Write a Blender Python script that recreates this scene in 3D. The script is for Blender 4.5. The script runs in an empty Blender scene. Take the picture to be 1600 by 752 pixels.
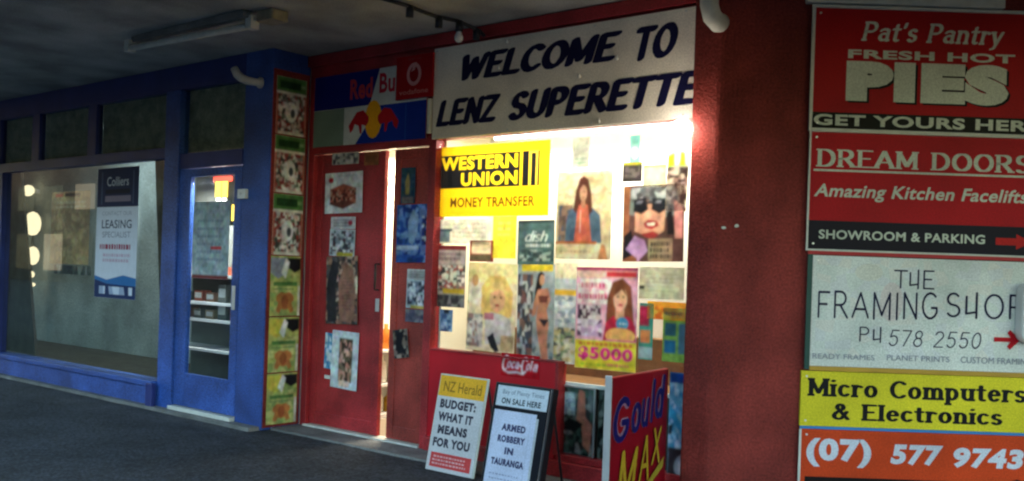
import bpy, math, random
import numpy as np
from mathutils import Vector, Matrix
random.seed(7)
R = math.radians
scene = bpy.context.scene
col = scene.collection
# ------------------------------------------------------------------ camera, sky, sun, exposure
F_PX, ROLL, THETA, EYE = 1500.0, R(1.95), R(39.1), 1.35
cd = bpy.data.cameras.new('camera'); cam = bpy.data.objects.new('camera', cd); col.objects.link(cam)
cd.sensor_width = 36; cd.lens = 36 * F_PX / 1600; cd.shift_y = 0.03
cd.clip_start = 0.05; cd.clip_end = 2000
cam.matrix_world = Matrix.Translation((0, 0, EYE)) @ Matrix.Rotation(R(90), 4, 'X') @ Matrix.Rotation(ROLL, 4, 'Z')
cd.dof.use_dof = True; cd.dof.focus_distance = 5.9; cd.dof.aperture_fstop = 4
scene.camera = cam
w = bpy.data.worlds.new('World'); scene.world = w; w.use_nodes = True
wn = w.node_tree; bg = wn.nodes['Background']
sky = wn.nodes.new('ShaderNodeTexSky'); sky.sky_type = 'NISHITA'; sky.sun_disc = False
SUN_EL, SUN_AZ = R(4.0), R(25)
sky.sun_elevation = SUN_EL; sky.sun_rotation = SUN_AZ; sky.ozone_density = 1.5
wn.links.new(sky.outputs[0], bg.inputs[0]); bg.inputs[1].default_value = 0.13
sd = bpy.data.lights.new('sun', 'SUN'); sd.energy = 0.5; sd.angle = R(10); sd.color = (1, .8, .65)
so = bpy.data.objects.new('sun', sd); col.objects.link(so)
so.rotation_euler = Vector((math.sin(SUN_AZ) * math.cos(SUN_EL), math.cos(SUN_AZ) * math.cos(SUN_EL), math.sin(SUN_EL))).to_track_quat('Z', 'Y').to_euler()
scene.view_settings.view_transform = 'Standard'; scene.view_settings.look = 'None'
scene.view_settings.exposure = 4.15; scene.view_settings.gamma = 1
try: scene.cycles.filter_width = 2.3
except Exception: pass

# ------------------------------------------------------------------ helpers
def S(r, g, b, a=1):
    f = lambda v: (v / 255 / 12.92) if v / 255 <= .04045 else ((v / 255 + .055) / 1.055) ** 2.4
    return (f(r), f(g), f(b), 1)
_c, _s = math.cos(ROLL), math.sin(ROLL)
def ray(px, py):
    a, b = px - 800, py - 424
    return (a * _c + b * _s) / F_PX, (-a * _s + b * _c) / F_PX
class Plane:
    """a vertical wall plane of the place: x along the wall, y into the wall, z up"""
    def __init__(s, ox, oy, ang):
        s.o = (ox, oy); s.a = ang; s.t = (math.cos(ang), math.sin(ang)); s.i = (-math.sin(ang), math.cos(ang))
    def at(s, px, py, y=0.0):
        rx, ry = ray(px, py); i, t = s.i, s.t
        ox, oy = s.o[0] + y * i[0], s.o[1] + y * i[1]
        D = (ox * i[0] + oy * i[1]) / (rx * i[0] + i[1])
        return (rx * D - ox) * t[0] + (D - oy) * t[1], EYE - ry * D
    def rect(s, pts, y=0.0):
        q = [s.at(p[0], p[1], y) for p in pts]     # TL TR BR BL
        return ((q[0][0] + q[3][0]) / 2, (q[2][1] + q[3][1]) / 2, (q[1][0] + q[2][0]) / 2, (q[0][1] + q[1][1]) / 2)
    def world(s, u, y, z): return Vector((s.o[0] + u * s.t[0] + y * s.i[0], s.o[1] + u * s.t[1] + y * s.i[1], z))
def ground(px, py, z=0):
    rx, ry = ray(px, py); D = (EYE - z) / ry
    return rx * D, D
g0 = ground(590, 690)
PF = Plane(g0[0], g0[1], -THETA)                                   # superette front
_b = PF.world(-.95, -.39, 0); PB = Plane(_b.x, _b.y, -THETA)       # blue shop front, its corner at x=0
PR = Plane(_b.x, _b.y, R(90) - THETA)                              # return wall between them
PW = Plane(0, 5.48, 0)                                             # wall with the signs
CEIL = 3.08

# ---- materials
def mat(name, c, rough=.6, spec=.3, vary=.12, scale=6, grain=.0, gscale=180, bump=0.0, bscale=60, metal=0, attr=False, trans=0, dirt=0, emit=0):
    m = bpy.data.materials.new(name); m.use_nodes = True; nt = m.node_tree; N = nt.nodes; L = nt.links
    b = N['Principled BSDF']; out = N['Material Output']
    b.inputs['Roughness'].default_value = rough; b.inputs['Specular IOR Level'].default_value = spec; b.inputs['Metallic'].default_value = metal
    tc = N.new('ShaderNodeTexCoord')
    if attr:
        src = N.new('ShaderNodeAttribute'); src.attribute_name = 'Col'; base = src.outputs['Color']
    else:
        src = N.new('ShaderNodeRGB'); src.outputs[0].default_value = c; base = src.outputs[0]
    def mult(base, sc, amt, det=4, cont=1.0):
        n = N.new('ShaderNodeTexNoise'); n.inputs['Scale'].default_value = sc; n.inputs['Detail'].default_value = det
        L.new(tc.outputs['Object'], n.inputs['Vector'])
        r = N.new('ShaderNodeMapRange'); r.inputs['From Min'].default_value = .5 - .2 / cont; r.inputs['From Max'].default_value = .5 + .2 / cont
        r.inputs['To Min'].default_value = 1 - amt; r.inputs['To Max'].default_value = 1 + amt * .7
        L.new(n.outputs['Fac'], r.inputs['Value'])
        x = N.new('ShaderNodeVectorMath'); x.operation = 'MULTIPLY'
        L.new(base, x.inputs[0]); L.new(r.outputs[0], x.inputs[1]); return x.outputs[0], n
    if vary: base, _ = mult(base, scale, vary)
    if grain: base, _ = mult(base, gscale, grain, 2)
    if dirt:
        base, _ = mult(base, 1.7, dirt, 8, 1.6)
    L.new(base, b.inputs['Base Color'])
    if bump:
        n = N.new('ShaderNodeTexNoise'); n.inputs['Scale'].default_value = bscale; n.inputs['Detail'].default_value = 5
        L.new(tc.outputs['Object'], n.inputs['Vector'])
        bp = N.new('ShaderNodeBump'); bp.inputs['Strength'].default_value = bump; bp.inputs['Distance'].default_value = .01
        L.new(n.outputs['Fac'], bp.inputs['Height']); L.new(bp.outputs[0], b.inputs['Normal'])
    if emit:
        b.inputs['Emission Strength'].default_value = emit; b.inputs['Emission Color'].default_value = c
    if trans:
        t = N.new('ShaderNodeBsdfTranslucent'); L.new(base, t.inputs['Color'])
        mx = N.new('ShaderNodeMixShader'); mx.inputs[0].default_value = trans
        L.new(b.outputs[0], mx.inputs[1]); L.new(t.outputs[0], mx.inputs[2]); L.new(mx.outputs[0], out.inputs[0])
    return m
def glass(name, tint=(.92, .95, .94, 1), refl=1.0, rough=.0):
    m = bpy.data.materials.new(name); m.use_nodes = True; nt = m.node_tree; N = nt.nodes; L = nt.links
    N.remove(N['Principled BSDF']); out = N['Material Output']
    t = N.new('ShaderNodeBsdfTransparent'); t.inputs[0].default_value = tint
    g = N.new('ShaderNodeBsdfGlossy'); g.inputs['Roughness'].default_value = rough
    f = N.new('ShaderNodeLayerWeight'); f.inputs[0].default_value = .5
    p = N.new('ShaderNodeMath'); p.operation = 'POWER'; p.inputs[1].default_value = 5; L.new(f.outputs['Facing'], p.inputs[0])
    k = N.new('ShaderNodeMath'); k.operation = 'MULTIPLY_ADD'; k.inputs[1].default_value = .95 * refl; k.inputs[2].default_value = .045 * refl; k.use_clamp = True
    L.new(p.outputs[0], k.inputs[0])
    mx = N.new('ShaderNodeMixShader'); L.new(k.outputs[0], mx.inputs[0]); L.new(t.outputs[0], mx.inputs[1]); L.new(g.outputs[0], mx.inputs[2]); L.new(mx.outputs[0], out.inputs[0])
    return m
def lamp_mat(name, c, e):
    m = bpy.data.materials.new(name); m.use_nodes = True; N = m.node_tree.nodes; L = m.node_tree.links
    N.remove(N['Principled BSDF']); em = N.new('ShaderNodeEmission'); em.inputs[0].default_value = c; em.inputs[1].default_value = e
    L.new(em.outputs[0], N['Material Output'].inputs[0]); return m
M = dict(
    red=mat('red_paint', (.39, .026, .030, 1), .42, .4, .25, 3.5, .38, 90, .3, 120, dirt=.3),
    brownred=mat('worn_red_brown_paint', (.38, .05, .036, 1), .45, .35, .25, 3.5, .38, 90, .3, 120, dirt=.3),
    redwall=mat('red_render', (.235, .034, .027, 1), .75, .2, .22, 3, .32, 75, .7, 70, dirt=.3),
    redboard=mat('red_board', (.55, .012, .022, 1), .35, .4, .1, 4, .08, 150, dirt=.15),
    blue=mat('blue_paint', (.030, .085, .33, 1), .5, .3, .2, 4, .45, 85, .3, 120, dirt=.3),
    darkblue=mat('dark_blue_trim', (.02, .035, .17, 1), .5, .3, .2, 4, .15, 150, .2, 150),
    ceil=mat('soffit_concrete', (.40, .405, .38, 1), .9, .1, .12, 2.5, .25, 90, .4, 60, dirt=.3),
    ground=mat('paving', (.043, .049, .057, 1), .85, .25, .4, 14, .7, 48, 1.3, 34, dirt=.25),
    road=mat('asphalt', (.05, .05, .052, 1), .9, .2, .2, 3, .3, 90, .5, 80),
    conc=mat('concrete', (.20, .20, .19, 1), .85, .2, .2, 6, .3, 90, .5, 60, dirt=.3),
    cream=mat('cream_paint', (.80, .74, .58, 1), .6, .2, .05, 4),
    white=mat('white_paint', (.78, .78, .76, 1), .5, .3, .06, 5, .05),
    offwhite=mat('aged_white', (.62, .62, .55, 1), .5, .3, .12, 12, .1),
    silver=mat('aluminium', (.62, .62, .62, 1), .4, .5, .1, 10, metal=.6),
    black=mat('black_plastic', (.015, .016, .02, 1), .4, .4, .1, 10),
    wood=mat('brown_timber', (.26, .13, .05, 1), .5, .3, .25, 12, .15, bump=.1),
    grey=mat('grey_green_wall', (.31, .35, .34, 1), .8, .2, .25, 2.2, .3, 40, dirt=.2),
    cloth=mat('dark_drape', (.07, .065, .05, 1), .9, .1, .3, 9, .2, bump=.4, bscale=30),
    floor=mat('shop_floor', (.3, .25, .18, 1), .5, .4, .15, 5),
    paper=mat('printed_paper', (1, 1, 1, 1), .6, .12, .05, 12, .12, 140, attr=True),
    backlit=mat('backlit_paper', (1, 1, 1, 1), .5, .25, .05, 12, .08, 140, attr=True, trans=.46),
    halflit=mat('window_print', (1, 1, 1, 1), .5, .25, .05, 12, .08, 140, attr=True, trans=.22),
    brick=mat('dark_brick', (.055, .045, .04, 1), .85, .2, .3, 1.5, .2, 20),
    enamel=mat('sign_print', (1, 1, 1, 1), .5, .12, .07, 5, .2, 110, attr=True, dirt=.16),
    tube=lamp_mat('lit_tube', (1, .97, .88, 1), .8), bulb=lamp_mat('lit_bulb', (1, .93, .8, 1), 1.9),
    warm=lamp_mat('warm_lamp', (1, .78, .5, 1), .13), neonr=lamp_mat('neon_red', (1, .08, .05, 1), .3), neony=lamp_mat('neon_yellow', (1, .6, .08, 1), .35),
    glass=glass('window_glass'), blueglass=glass('dark_window_glass', (.8, .86, .84, 1), 1.15),
    litwin=lamp_mat('lit_far_window', (1, .8, .55, 1), .07),
    bulbglass=mat('bulb_glass', (.75, .75, .7, 1), .15, .6, 0),
)

# ---- meshes
class MB:
    def __init__(s): s.v = []; s.f = []; s.c = []
    def add(s, vs, fs, c=None):
        o = len(s.v); s.v += [tuple(p) for p in vs]; s.f += [tuple(o + i for i in f) for f in fs]; s.c += [c] * len(fs); return s
    def box(s, x0, x1, y0, y1, z0, z1, c=None):
        return s.add([(x, y, z) for x in (x0, x1) for y in (y0, y1) for z in (z0, z1)],
                     [(0, 1, 3, 2), (4, 6, 7, 5), (0, 4, 5, 1), (2, 3, 7, 6), (0, 2, 6, 4), (1, 5, 7, 3)], c)
    def prism(s, pts, y0, y1, c=None):            # polygon in x,z extruded along y
        n = len(pts)
        return s.add([(x, y0, z) for x, z in pts] + [(x, y1, z) for x, z in pts],
                     [tuple(range(n)), tuple(range(2 * n - 1, n - 1, -1))] + [(i, i + n, (i + 1) % n + n, (i + 1) % n) for i in range(n)], c)
    def tube(s, pts, r, n=10, c=None, caps=True):
        pts = [Vector(p) for p in pts]; rs = r if isinstance(r, (list, tuple)) else [r] * len(pts); vs = []; fs = []
        for k, p in enumerate(pts):
            d = (pts[min(k + 1, len(pts) - 1)] - pts[max(k - 1, 0)]).normalized()
            a = d.orthogonal().normalized() if k == 0 else (a - d * a.dot(d)).normalized()
            b = d.cross(a)
            vs += [p + (a * math.cos(2 * math.pi * i / n) + b * math.sin(2 * math.pi * i / n)) * rs[k] for i in range(n)]
        for k in range(len(pts) - 1):
            fs += [(k * n + i, k * n + (i + 1) % n, (k + 1) * n + (i + 1) % n, (k + 1) * n + i) for i in range(n)]
        if caps: fs += [tuple(range(n - 1, -1, -1)), tuple(range((len(pts) - 1) * n, len(pts) * n))]
        return s.add(vs, fs, c)
    def ball(s, cx, cy, cz, r, c=None, n=12, sx=1, sy=1, sz=1):
        vs = []; fs = []; m = n // 2
        for j in range(m + 1):
            t = math.pi * j / m
            vs += [(cx + sx * r * math.sin(t) * math.cos(2 * math.pi * i / n), cy + sy * r * math.sin(t) * math.sin(2 * math.pi * i / n), cz + sz * r * math.cos(t)) for i in range(n)]
        for j in range(m): fs += [(j * n + i, (j + 1) * n + i, (j + 1) * n + (i + 1) % n, j * n + (i + 1) % n) for i in range(n)]
        return s.add(vs, fs, c)
    def shift(s, d): s.v = [(x - d[0], y - d[1], z - d[2]) for x, y, z in s.v]; return s
    def obj(s, name, m, parent=None, bev=0, smooth=False):
        me = bpy.data.meshes.new(name); me.from_pydata(s.v, [], s.f); me.materials.append(m)
        if any(c is not None for c in s.c):
            ca = me.color_attributes.new('Col', 'FLOAT_COLOR', 'CORNER'); arr = []
            for p in me.polygons: arr += list(s.c[p.index] or (1, 1, 1, 1)) * p.loop_total
            ca.data.foreach_set('color', arr)
        if smooth: me.polygons.foreach_set('use_smooth', [True] * len(me.polygons))
        me.update()
        o = bpy.data.objects.new(name, me); col.objects.link(o); o.parent = parent
        if bev:
            b = o.modifiers.new('bevel', 'BEVEL'); b.width = bev; b.segments = 2; b.limit_method = 'ANGLE'
        return o
def tag(o, label=None, cat=None, group=None, kind=None):
    if label: o['label'] = label
    if cat: o['category'] = cat
    if group: o['group'] = group
    if kind: o['kind'] = kind
    return o
class Thing:
    def __init__(s, name, label, cat, pl, u, y, z, group=None, kind=None, tilt=0, lean=0, yaw=0):
        s.o = bpy.data.objects.new(name, None); s.o.empty_display_size = .1; col.objects.link(s.o); tag(s.o, label, cat, group, kind)
        s.d = (u, y, z); s.o.location = pl.world(u, y, z)
        s.o.rotation_euler = (Matrix.Rotation(pl.a + yaw, 3, 'Z') @ Matrix.Rotation(lean, 3, 'X') @ Matrix.Rotation(tilt, 3, 'Y')).to_euler()
    def part(s, name, mb, m, parent=None, bev=0, smooth=False, label=None):
        o = mb.shift(s.d).obj(name, M[m] if isinstance(m, str) else m, parent or s.o, bev, smooth)
        if label: o['label'] = label
        return o
    def box(s, name, x0, x1, y0, y1, z0, z1, m, parent=None, bev=0, label=None):
        return s.part(name, MB().box(x0, x1, y0, y1, z0, z1), m, parent, bev, label=label)

# ---- lettering: Blender's own font as polygons, and a pen-stroke alphabet
_tc = {}
def font_polys(txt, bold):
    k = (txt, bold)
    if k in _tc: return _tc[k]
    cu = bpy.data.curves.new('lettering', 'FONT'); cu.body = txt; cu.offset = bold; cu.resolution_u = 4; cu.space_character = 1 + bold * 2.2
    o = bpy.data.objects.new('lettering', cu); col.objects.link(o)
    dg = bpy.context.evaluated_depsgraph_get(); me = o.evaluated_get(dg).to_mesh()
    vs = [(v.co.x, v.co.y) for v in me.vertices]; fs = [tuple(p.vertices) for p in me.polygons]
    o.evaluated_get(dg).to_mesh_clear(); bpy.data.objects.remove(o); bpy.data.curves.remove(cu)
    _tc[k] = (vs, fs); return _tc[k]
def arc(cx, cy, rx, ry, a0, a1, n=9):
    return [(cx + rx * math.cos(R(a0 + (a1 - a0) * i / n)), cy + ry * math.sin(R(a0 + (a1 - a0) * i / n))) for i in range(n + 1)]
def l(*p, s=(1, 1)): return (list(p), s[0], s[1])
def cu(p): return (p, 0, 0)
X = .66
GL = {
 'A': (.82, [l((0, 0), (.41, 1), s=(1, 0)), l((.41, 1), (.82, 0), s=(0, 1)), cu([(.15, .33), (.67, .33)])]),
 'C': (.72, [cu(arc(.42, .5, .4, .5, 48, 312, 12))]),
 'D': (.78, [l((.06, 0), (.06, 1)), cu([(.06, 1), (.3, 1)] + arc(.32, .5, .42, .5, 90, -90, 10) + [(.06, 0)])]),
 'E': (.62, [l((.06, 0), (.06, 1)), cu([(.06, 1), (.6, 1)]), cu([(.06, .52), (.48, .52)]), cu([(.06, 0), (.62, 0)])]),
 'F': (.6, [l((.06, 0), (.06, 1)), cu([(.06, 1), (.6, 1)]), cu([(.06, .52), (.48, .52)])]),
 'G': (.76, [cu(arc(.42, .5, .4, .5, 48, 330, 12) + [(.76, .42), (.5, .42)])]),
 'H': (.74, [l((.06, 0), (.06, 1)), l((.68, 0), (.68, 1)), cu([(.06, .5), (.68, .5)])]),
 'I': (.14, [l((.07, 0), (.07, 1))]),
 'K': (.7, [l((.06, 0), (.06, 1)), cu([(.62, 1), (.1, .45)]), l((.22, .55), (.68, 0), s=(0, 1))]),
 'L': (.58, [l((.06, 0), (.06, 1)), cu([(.06, 0), (.58, 0)])]),
 'M': (.94, [l((.06, 0), (.06, 1), s=(1, 1)), cu([(.06, 1), (.47, .15), (.88, 1)]), l((.88, 1), (.88, 0), s=(1, 1))]),
 'N': (.76, [l((.06, 0), (.06, 1)), cu([(.06, 1), (.7, 0)]), l((.7, 1), (.7, 0), s=(1, 0))]),
 'O': (.84, [cu(arc(.42, .5, .4, .5, 0, 360, 18))]),
 'P': (.68, [l((.06, 0), (.06, 1)), cu([(.06, 1), (.32, 1)] + arc(.34, .74, .28, .26, 90, -90, 8) + [(.06, .48)])]),
 'R': (.74, [l((.06, 0), (.06, 1)), cu([(.06, 1), (.32, 1)] + arc(.34, .74, .28, .26, 90, -90, 8) + [(.06, .48)]), l((.34, .48), (.72, 0), s=(0, 1))]),
 'S': (.62, [cu(arc(.32, .75, .26, .25, 35, 270, 8) + arc(.32, .25, .28, .25, 90, -150, 9))]),
 'T': (.7, [l((.35, 0), (.35, 1), s=(1, 0)), cu([(0, 1), (.7, 1)])]),
 'U': (.74, [cu([(.06, 1), (.06, .3)] + arc(.37, .3, .31, .3, 180, 360, 9) + [(.68, 1)])]),
 'W': (1.05, [cu([(0, 1), (.26, 0), (.52, .85), (.78, 0), (1.05, 1)])]),
 'X': (.74, [l((0, 0), (.7, 1)), l((.04, 1), (.74, 0))]),
 'Z': (.64, [cu([(0, 1), (.62, 1), (0, 0), (.64, 0)])]),
 '&': (.8, [cu([(.78, 0), (.22, .72)] + arc(.36, .8, .17, .2, 200, -10, 8) + [(.5, .68), (.12, .42)] + arc(.28, .22, .25, .22, 130, 320, 8) + [(.72, .5)])]),
 'a': (.58, [cu(arc(.28, X * .77, .22, .14, 160, 20, 6) + [(.48, .45), (.48, 0)]), cu([(.48, .38), (.3, .38)] + arc(.26, .2, .2, .19, 90, 300, 7) + [(.48, .12)]), l((.5, .02), (.56, 0), s=(0, 0))]),
 'c': (.5, [cu(arc(.28, X / 2, .25, X / 2, 50, 315, 10))]),
 'd': (.6, [cu(arc(.27, X / 2, .24, X / 2, 0, 360, 12)), l((.52, 0), (.52, 1))]),
 'e': (.54, [cu([(.05, .36), (.5, .36)] + arc(.28, X / 2, .24, X / 2, 10, 315, 11))]),
 'f': (.36, [cu([(.16, 0), (.16, .75)] + arc(.32, .78, .16, .2, 180, 60, 5)), cu([(0, X), (.34, X)])]),
 'g': (.58, [cu(arc(.27, X / 2, .24, X / 2, 0, 360, 12)), cu([(.52, X), (.52, -.1)] + arc(.28, -.1, .24, .2, 0, -150, 6))]),
 'h': (.6, [l((.08, 0), (.08, 1)), cu([(.08, .4)] + arc(.3, .42, .22, .24, 160, 0, 6) + [(.52, 0)])]),
 'i': (.16, [l((.08, 0), (.08, X)), cu([(.07, .92), (.09, .94)])]),
 'l': (.16, [l((.08, 0), (.08, 1))]),
 'm': (.96, [l((.08, 0), (.08, X)), cu([(.08, .4)] + arc(.29, .42, .2, .24, 160, 0, 6)), l((.49, .42), (.49, 0), s=(0, 1)), cu([(.49, .4)] + arc(.69, .42, .2, .24, 160, 0, 6)), l((.89, .42), (.89, 0), s=(0, 1))]),
 'n': (.6, [l((.08, 0), (.08, X)), cu([(.08, .4)] + arc(.3, .42, .22, .24, 160, 0, 6)), l((.52, .42), (.52, 0), s=(0, 1))]),
 'o': (.58, [cu(arc(.29, X / 2, .25, X / 2, 0, 360, 14))]),
 'p': (.6, [l((.08, -.3), (.08, X)), cu(arc(.3, X / 2, .24, X / 2, 0, 360, 12))]),
 'r': (.42, [l((.08, 0), (.08, X)), cu([(.08, .4)] + arc(.3, .42, .2, .22, 160, 50, 5))]),
 's': (.46, [cu(arc(.23, X * .75, .18, X * .25, 35, 270, 7) + arc(.23, X * .25, .2, X * .25, 90, -150, 8))]),
 't': (.36, [cu([(.16, .9), (.16, .14)] + arc(.28, .14, .12, .14, 180, 300, 5)), cu([(0, X), (.34, X)])]),
 'u': (.6, [l((.08, X), (.08, .24), s=(1, 0)), cu(arc(.3, .24, .22, .24, 180, 340, 6)), l((.52, X), (.52, 0))]),
 'y': (.58, [l((.04, X), (.3, 0), s=(1, 0)), cu([(.54, X), (.22, -.25), (.08, -.3)])]),
 "'": (.14, [cu([(.08, 1), (.05, .78)])]),
 '0': (.62, [cu(arc(.31, .5, .28, .5, 0, 360, 16))]),
 '2': (.62, [cu(arc(.3, .74, .27, .26, 165, -20, 8) + [(.02, 0), (.62, 0)])]),
 '5': (.62, [cu([(.58, 1), (.14, 1), (.08, .56)] + arc(.3, .32, .28, .32, 120, -150, 9))]),
 '7': (.6, [cu([(0, 1), (.58, 1), (.2, 0)])]),
 '8': (.6, [cu(arc(.3, .76, .22, .24, 90, 450, 12)), cu(arc(.3, .26, .27, .27, 90, 450, 12))]),
 'h*': (.62, [cu([(.04, .85), (.04, .12), (.5, .2)]), cu([(.5, 1.02), (.5, -.05)])]),
 ' ': (.34, []),
}
def hull(P):
    P = sorted(set(P)); cr = lambda o, a, b: (a[0] - o[0]) * (b[1] - o[1]) - (a[1] - o[1]) * (b[0] - o[0])
    def half(Q):
        h = []
        for p in Q:
            while len(h) > 1 and cr(h[-2], h[-1], p) <= 1e-12: h.pop()
            h.append(p)
        return h
    a, b = half(P), half(P[::-1]); return a[:-1] + b[:-1]
def pen_polys(txt, pw=.1, ph=.1, pa=0, serif=0, gap=.16, square=False, wob=0):
    """list of convex polygons; the pen is an ellipse or rectangle pw x ph turned by pa"""
    n = 4 if square else 10
    pen = []
    for i in range(n):
        a = 2 * math.pi * (i + (.5 if square else 0)) / n; k = 1.414 if square else 1
        x, y = pw / 2 * k * math.cos(a), ph / 2 * k * math.sin(a)
        pen.append((x * math.cos(pa) - y * math.sin(pa), x * math.sin(pa) + y * math.cos(pa)))
    out = []; x0 = 0; i = 0; rnd = random.Random(len(txt) * 7)
    toks = []
    while i < len(txt):
        if i + 1 < len(txt) and txt[i + 1] == '*': toks.append(txt[i:i + 2]); i += 2
        else: toks.append(txt[i]); i += 1
    for ch in toks:
        wd, st = GL[ch]; dy = rnd.uniform(-wob, wob); sc = 1 + rnd.uniform(-wob, wob)
        for pts, s0, s1 in st:
            q = [(x0 + x, y * sc + dy) for x, y in pts]
            for a, b in zip(q, q[1:]):
                out.append(hull([(a[0] + p[0], a[1] + p[1]) for p in pen] + [(b[0] + p[0], b[1] + p[1]) for p in pen]))
            if serif:
                for e, fl in ((q[0], s0), (q[-1], s1)):
                    if fl:
                        yy = e[1]; out.append([(e[0] - pw / 2 - serif, yy - ph / 2), (e[0] + pw / 2 + serif, yy - ph / 2), (e[0] + pw / 2 + serif, yy + ph / 2), (e[0] - pw / 2 - serif, yy + ph / 2)])
        x0 += wd + gap + pw * .5
    return out
class Sheet:
    """flat printed sheet: thin backing plus layers of print, in metres, origin bottom left"""
    def __init__(s, wd, ht, base, th=.003):
        s.w, s.h, s.mb, s.k, s.pic = wd, ht, MB(), 0, True
        if th <= .002: s.mb.add([(0, 0, 0), (wd, 0, 0), (wd, 0, ht), (0, 0, ht)], [(0, 1, 2, 3)], base)   # thin paper
        else: s.mb.box(0, wd, 0, th, 0, ht, base)
    def poly(s, P, c, up=1):
        s.k += up; y = -.0004 - s.k * .00012
        s.mb.add([(x * s.w, y, z * s.h) for x, z in P], [tuple(range(len(P)))], c)
    def rect(s, x0, z0, x1, z1, c): s.poly([(x0, z0), (x1, z0), (x1, z1), (x0, z1)], c)
    def ell(s, cx, cz, rx, rz, c, n=16, a0=0, a1=360):
        s.poly([(cx + rx * math.cos(R(a0 + (a1 - a0) * i / n)), cz + rz * math.sin(R(a0 + (a1 - a0) * i / n))) for i in range(n if a1 - a0 == 360 else n + 1)], c)
    def fit(s, V, F, box, c, shear=0, stagger=False):
        V = [(x + shear * y, y) for x, y in V]
        x0, x1 = min(v[0] for v in V), max(v[0] for v in V); y0, y1 = min(v[1] for v in V), max(v[1] for v in V)
        bx0, bz0, bx1, bz1 = box; s.k += 1
        fx = lambda v: (bx0 + (v[0] - x0) / (x1 - x0) * (bx1 - bx0)) * s.w
        fz = lambda v: (bz0 + (v[1] - y0) / (y1 - y0) * (bz1 - bz0)) * s.h
        if stagger:
            for j, f in enumerate(F):
                y = -.0004 - (s.k + (j % 13) * .5) * .00012
                s.mb.add([(fx(V[i]), y, fz(V[i])) for i in f], [tuple(range(len(f)))], c)
            s.k += 7
        else:
            y = -.0004 - s.k * .00012
            s.mb.add([(fx(v), y, fz(v)) for v in V], F, c)
    def text(s, t, x0, z0, x1, z1, c, bold=.0, shear=0):
        V, F = font_polys(t, bold); s.fit(V, F, (x0, z0, x1, z1), c, shear)
    def pen(s, t, x0, z0, x1, z1, c, shear=0, **k):
        V = []; F = []
        for P in pen_polys(t, **k): F.append(tuple(range(len(V), len(V) + len(P)))); V += P
        s.fit(V, F, (x0, z0, x1, z1), c, shear, True)
    def noise(s, x0, z0, x1, z1, nx, nz, cols, p=1.0, j=.47):
        """a printed picture too blurred to read: an uneven mosaic of colour"""
        s.k += 1; y = -.0004 - s.k * .00012; rnd = random
        if s.pic: nx = int(nx * 1.5); nz = int(nz * 1.5)
        G = [[(x0 + (x1 - x0) * (i + (rnd.uniform(-j, j) if 0 < i < nx else 0)) / nx, z0 + (z1 - z0) * (k + (rnd.uniform(-j, j) if 0 < k < nz else 0)) / nz) for i in range(nx + 1)] for k in range(nz + 1)]
        for k in range(nz):
            for i in range(nx):
                if rnd.random() < p:
                    s.mb.add([(a * s.w, y, b * s.h) for a, b in (G[k][i], G[k][i + 1], G[k + 1][i + 1], G[k + 1][i])], [(0, 1, 2, 3)], rnd.choice(cols))
    def lines(s, x0, z0, x1, z1, n, c, fill=.5):
        """lines of small print too small to read"""
        s.k += 1; y = -.0004 - s.k * .00012
        for i in range(n):
            zz = z1 - (z1 - z0) * (i + .5) / n; hh = (z1 - z0) / n * fill / 2; x = x0 + random.uniform(0, .03)
            end = x1 - random.uniform(0, .15) * (x1 - x0)
            while x < end:
                ww = random.uniform(.02, .07) * max(.4, (x1 - x0)) * 1.3; e = min(x + ww, end)
                s.mb.add([(x * s.w, y, (zz - hh) * s.h), (e * s.w, y, (zz - hh) * s.h), (e * s.w, y, (zz + hh * random.uniform(.6, 1)) * s.h), (x * s.w, y, (zz + hh) * s.h)], [(0, 1, 2, 3)], c)
                x = e + .018
    def raster(s, keep_back, step=.0036, soft=9, tone=.16):
        """merge all the print into one flat face grid, colours at its corners"""
        nx, nz = max(6, int(s.w / step)), max(6, int(s.h / step)); SS = 2
        W2, H2 = (nx + 1) * SS, (nz + 1) * SS
        img = np.zeros((H2, W2, 3)); nb = 6 if keep_back else 1
        img[:] = s.mb.c[0][:3]
        for f, c in list(zip(s.mb.f, s.mb.c))[nb:]:
            P = [((s.mb.v[i][0] / s.w * nx + .5) * SS - .5, (s.mb.v[i][2] / s.h * nz + .5) * SS - .5) for i in f]
            xs = [p[0] for p in P]; zs = [p[1] for p in P]
            a0, a1 = max(0, math.ceil(min(xs))), min(W2 - 1, math.floor(max(xs))); b0, b1 = max(0, math.ceil(min(zs))), min(H2 - 1, math.floor(max(zs)))
            if a1 < a0 or b1 < b0: continue
            gx, gz = np.meshgrid(np.arange(a0, a1 + 1), np.arange(b0, b1 + 1)); ins = np.zeros(gx.shape, bool)
            for (xa, za), (xb, zb) in zip(P, P[1:] + P[:1]):
                if za == zb: continue
                ins ^= ((za > gz) != (zb > gz)) & (gx < (xb - xa) * (gz - za) / (zb - za) + xa)
            img[b0:b1 + 1, a0:a1 + 1][ins] = c[:3]
        v = img.reshape(nz + 1, SS, nx + 1, SS, 3).mean((1, 3))
        if s.pic:
            rs = np.random.RandomState(int(s.h * 1e4) % 997)
            for cell, amp, ch in ((.07, tone, 1), (.022, tone, 1), (.03, tone * .45, 3)):      # light and dark of the photographs in print
                cx, cz = int(s.w / cell) + 2, int(s.h / cell) + 2; g = rs.normal(0, 1, (cz, cx, ch))
                fx = np.linspace(0, cx - 1.001, nx + 1); fz = np.linspace(0, cz - 1.001, nz + 1); ix = fx.astype(int); iz = fz.astype(int); wx = (fx - ix)[None, :, None]; wz = (fz - iz)[:, None, None]
                t = (g[iz][:, ix] * (1 - wx) + g[iz][:, ix + 1] * wx) * (1 - wz) + (g[iz + 1][:, ix] * (1 - wx) + g[iz + 1][:, ix + 1] * wx) * wz
                v = v * np.clip(1 + amp * t, .4, 1.6)
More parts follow.
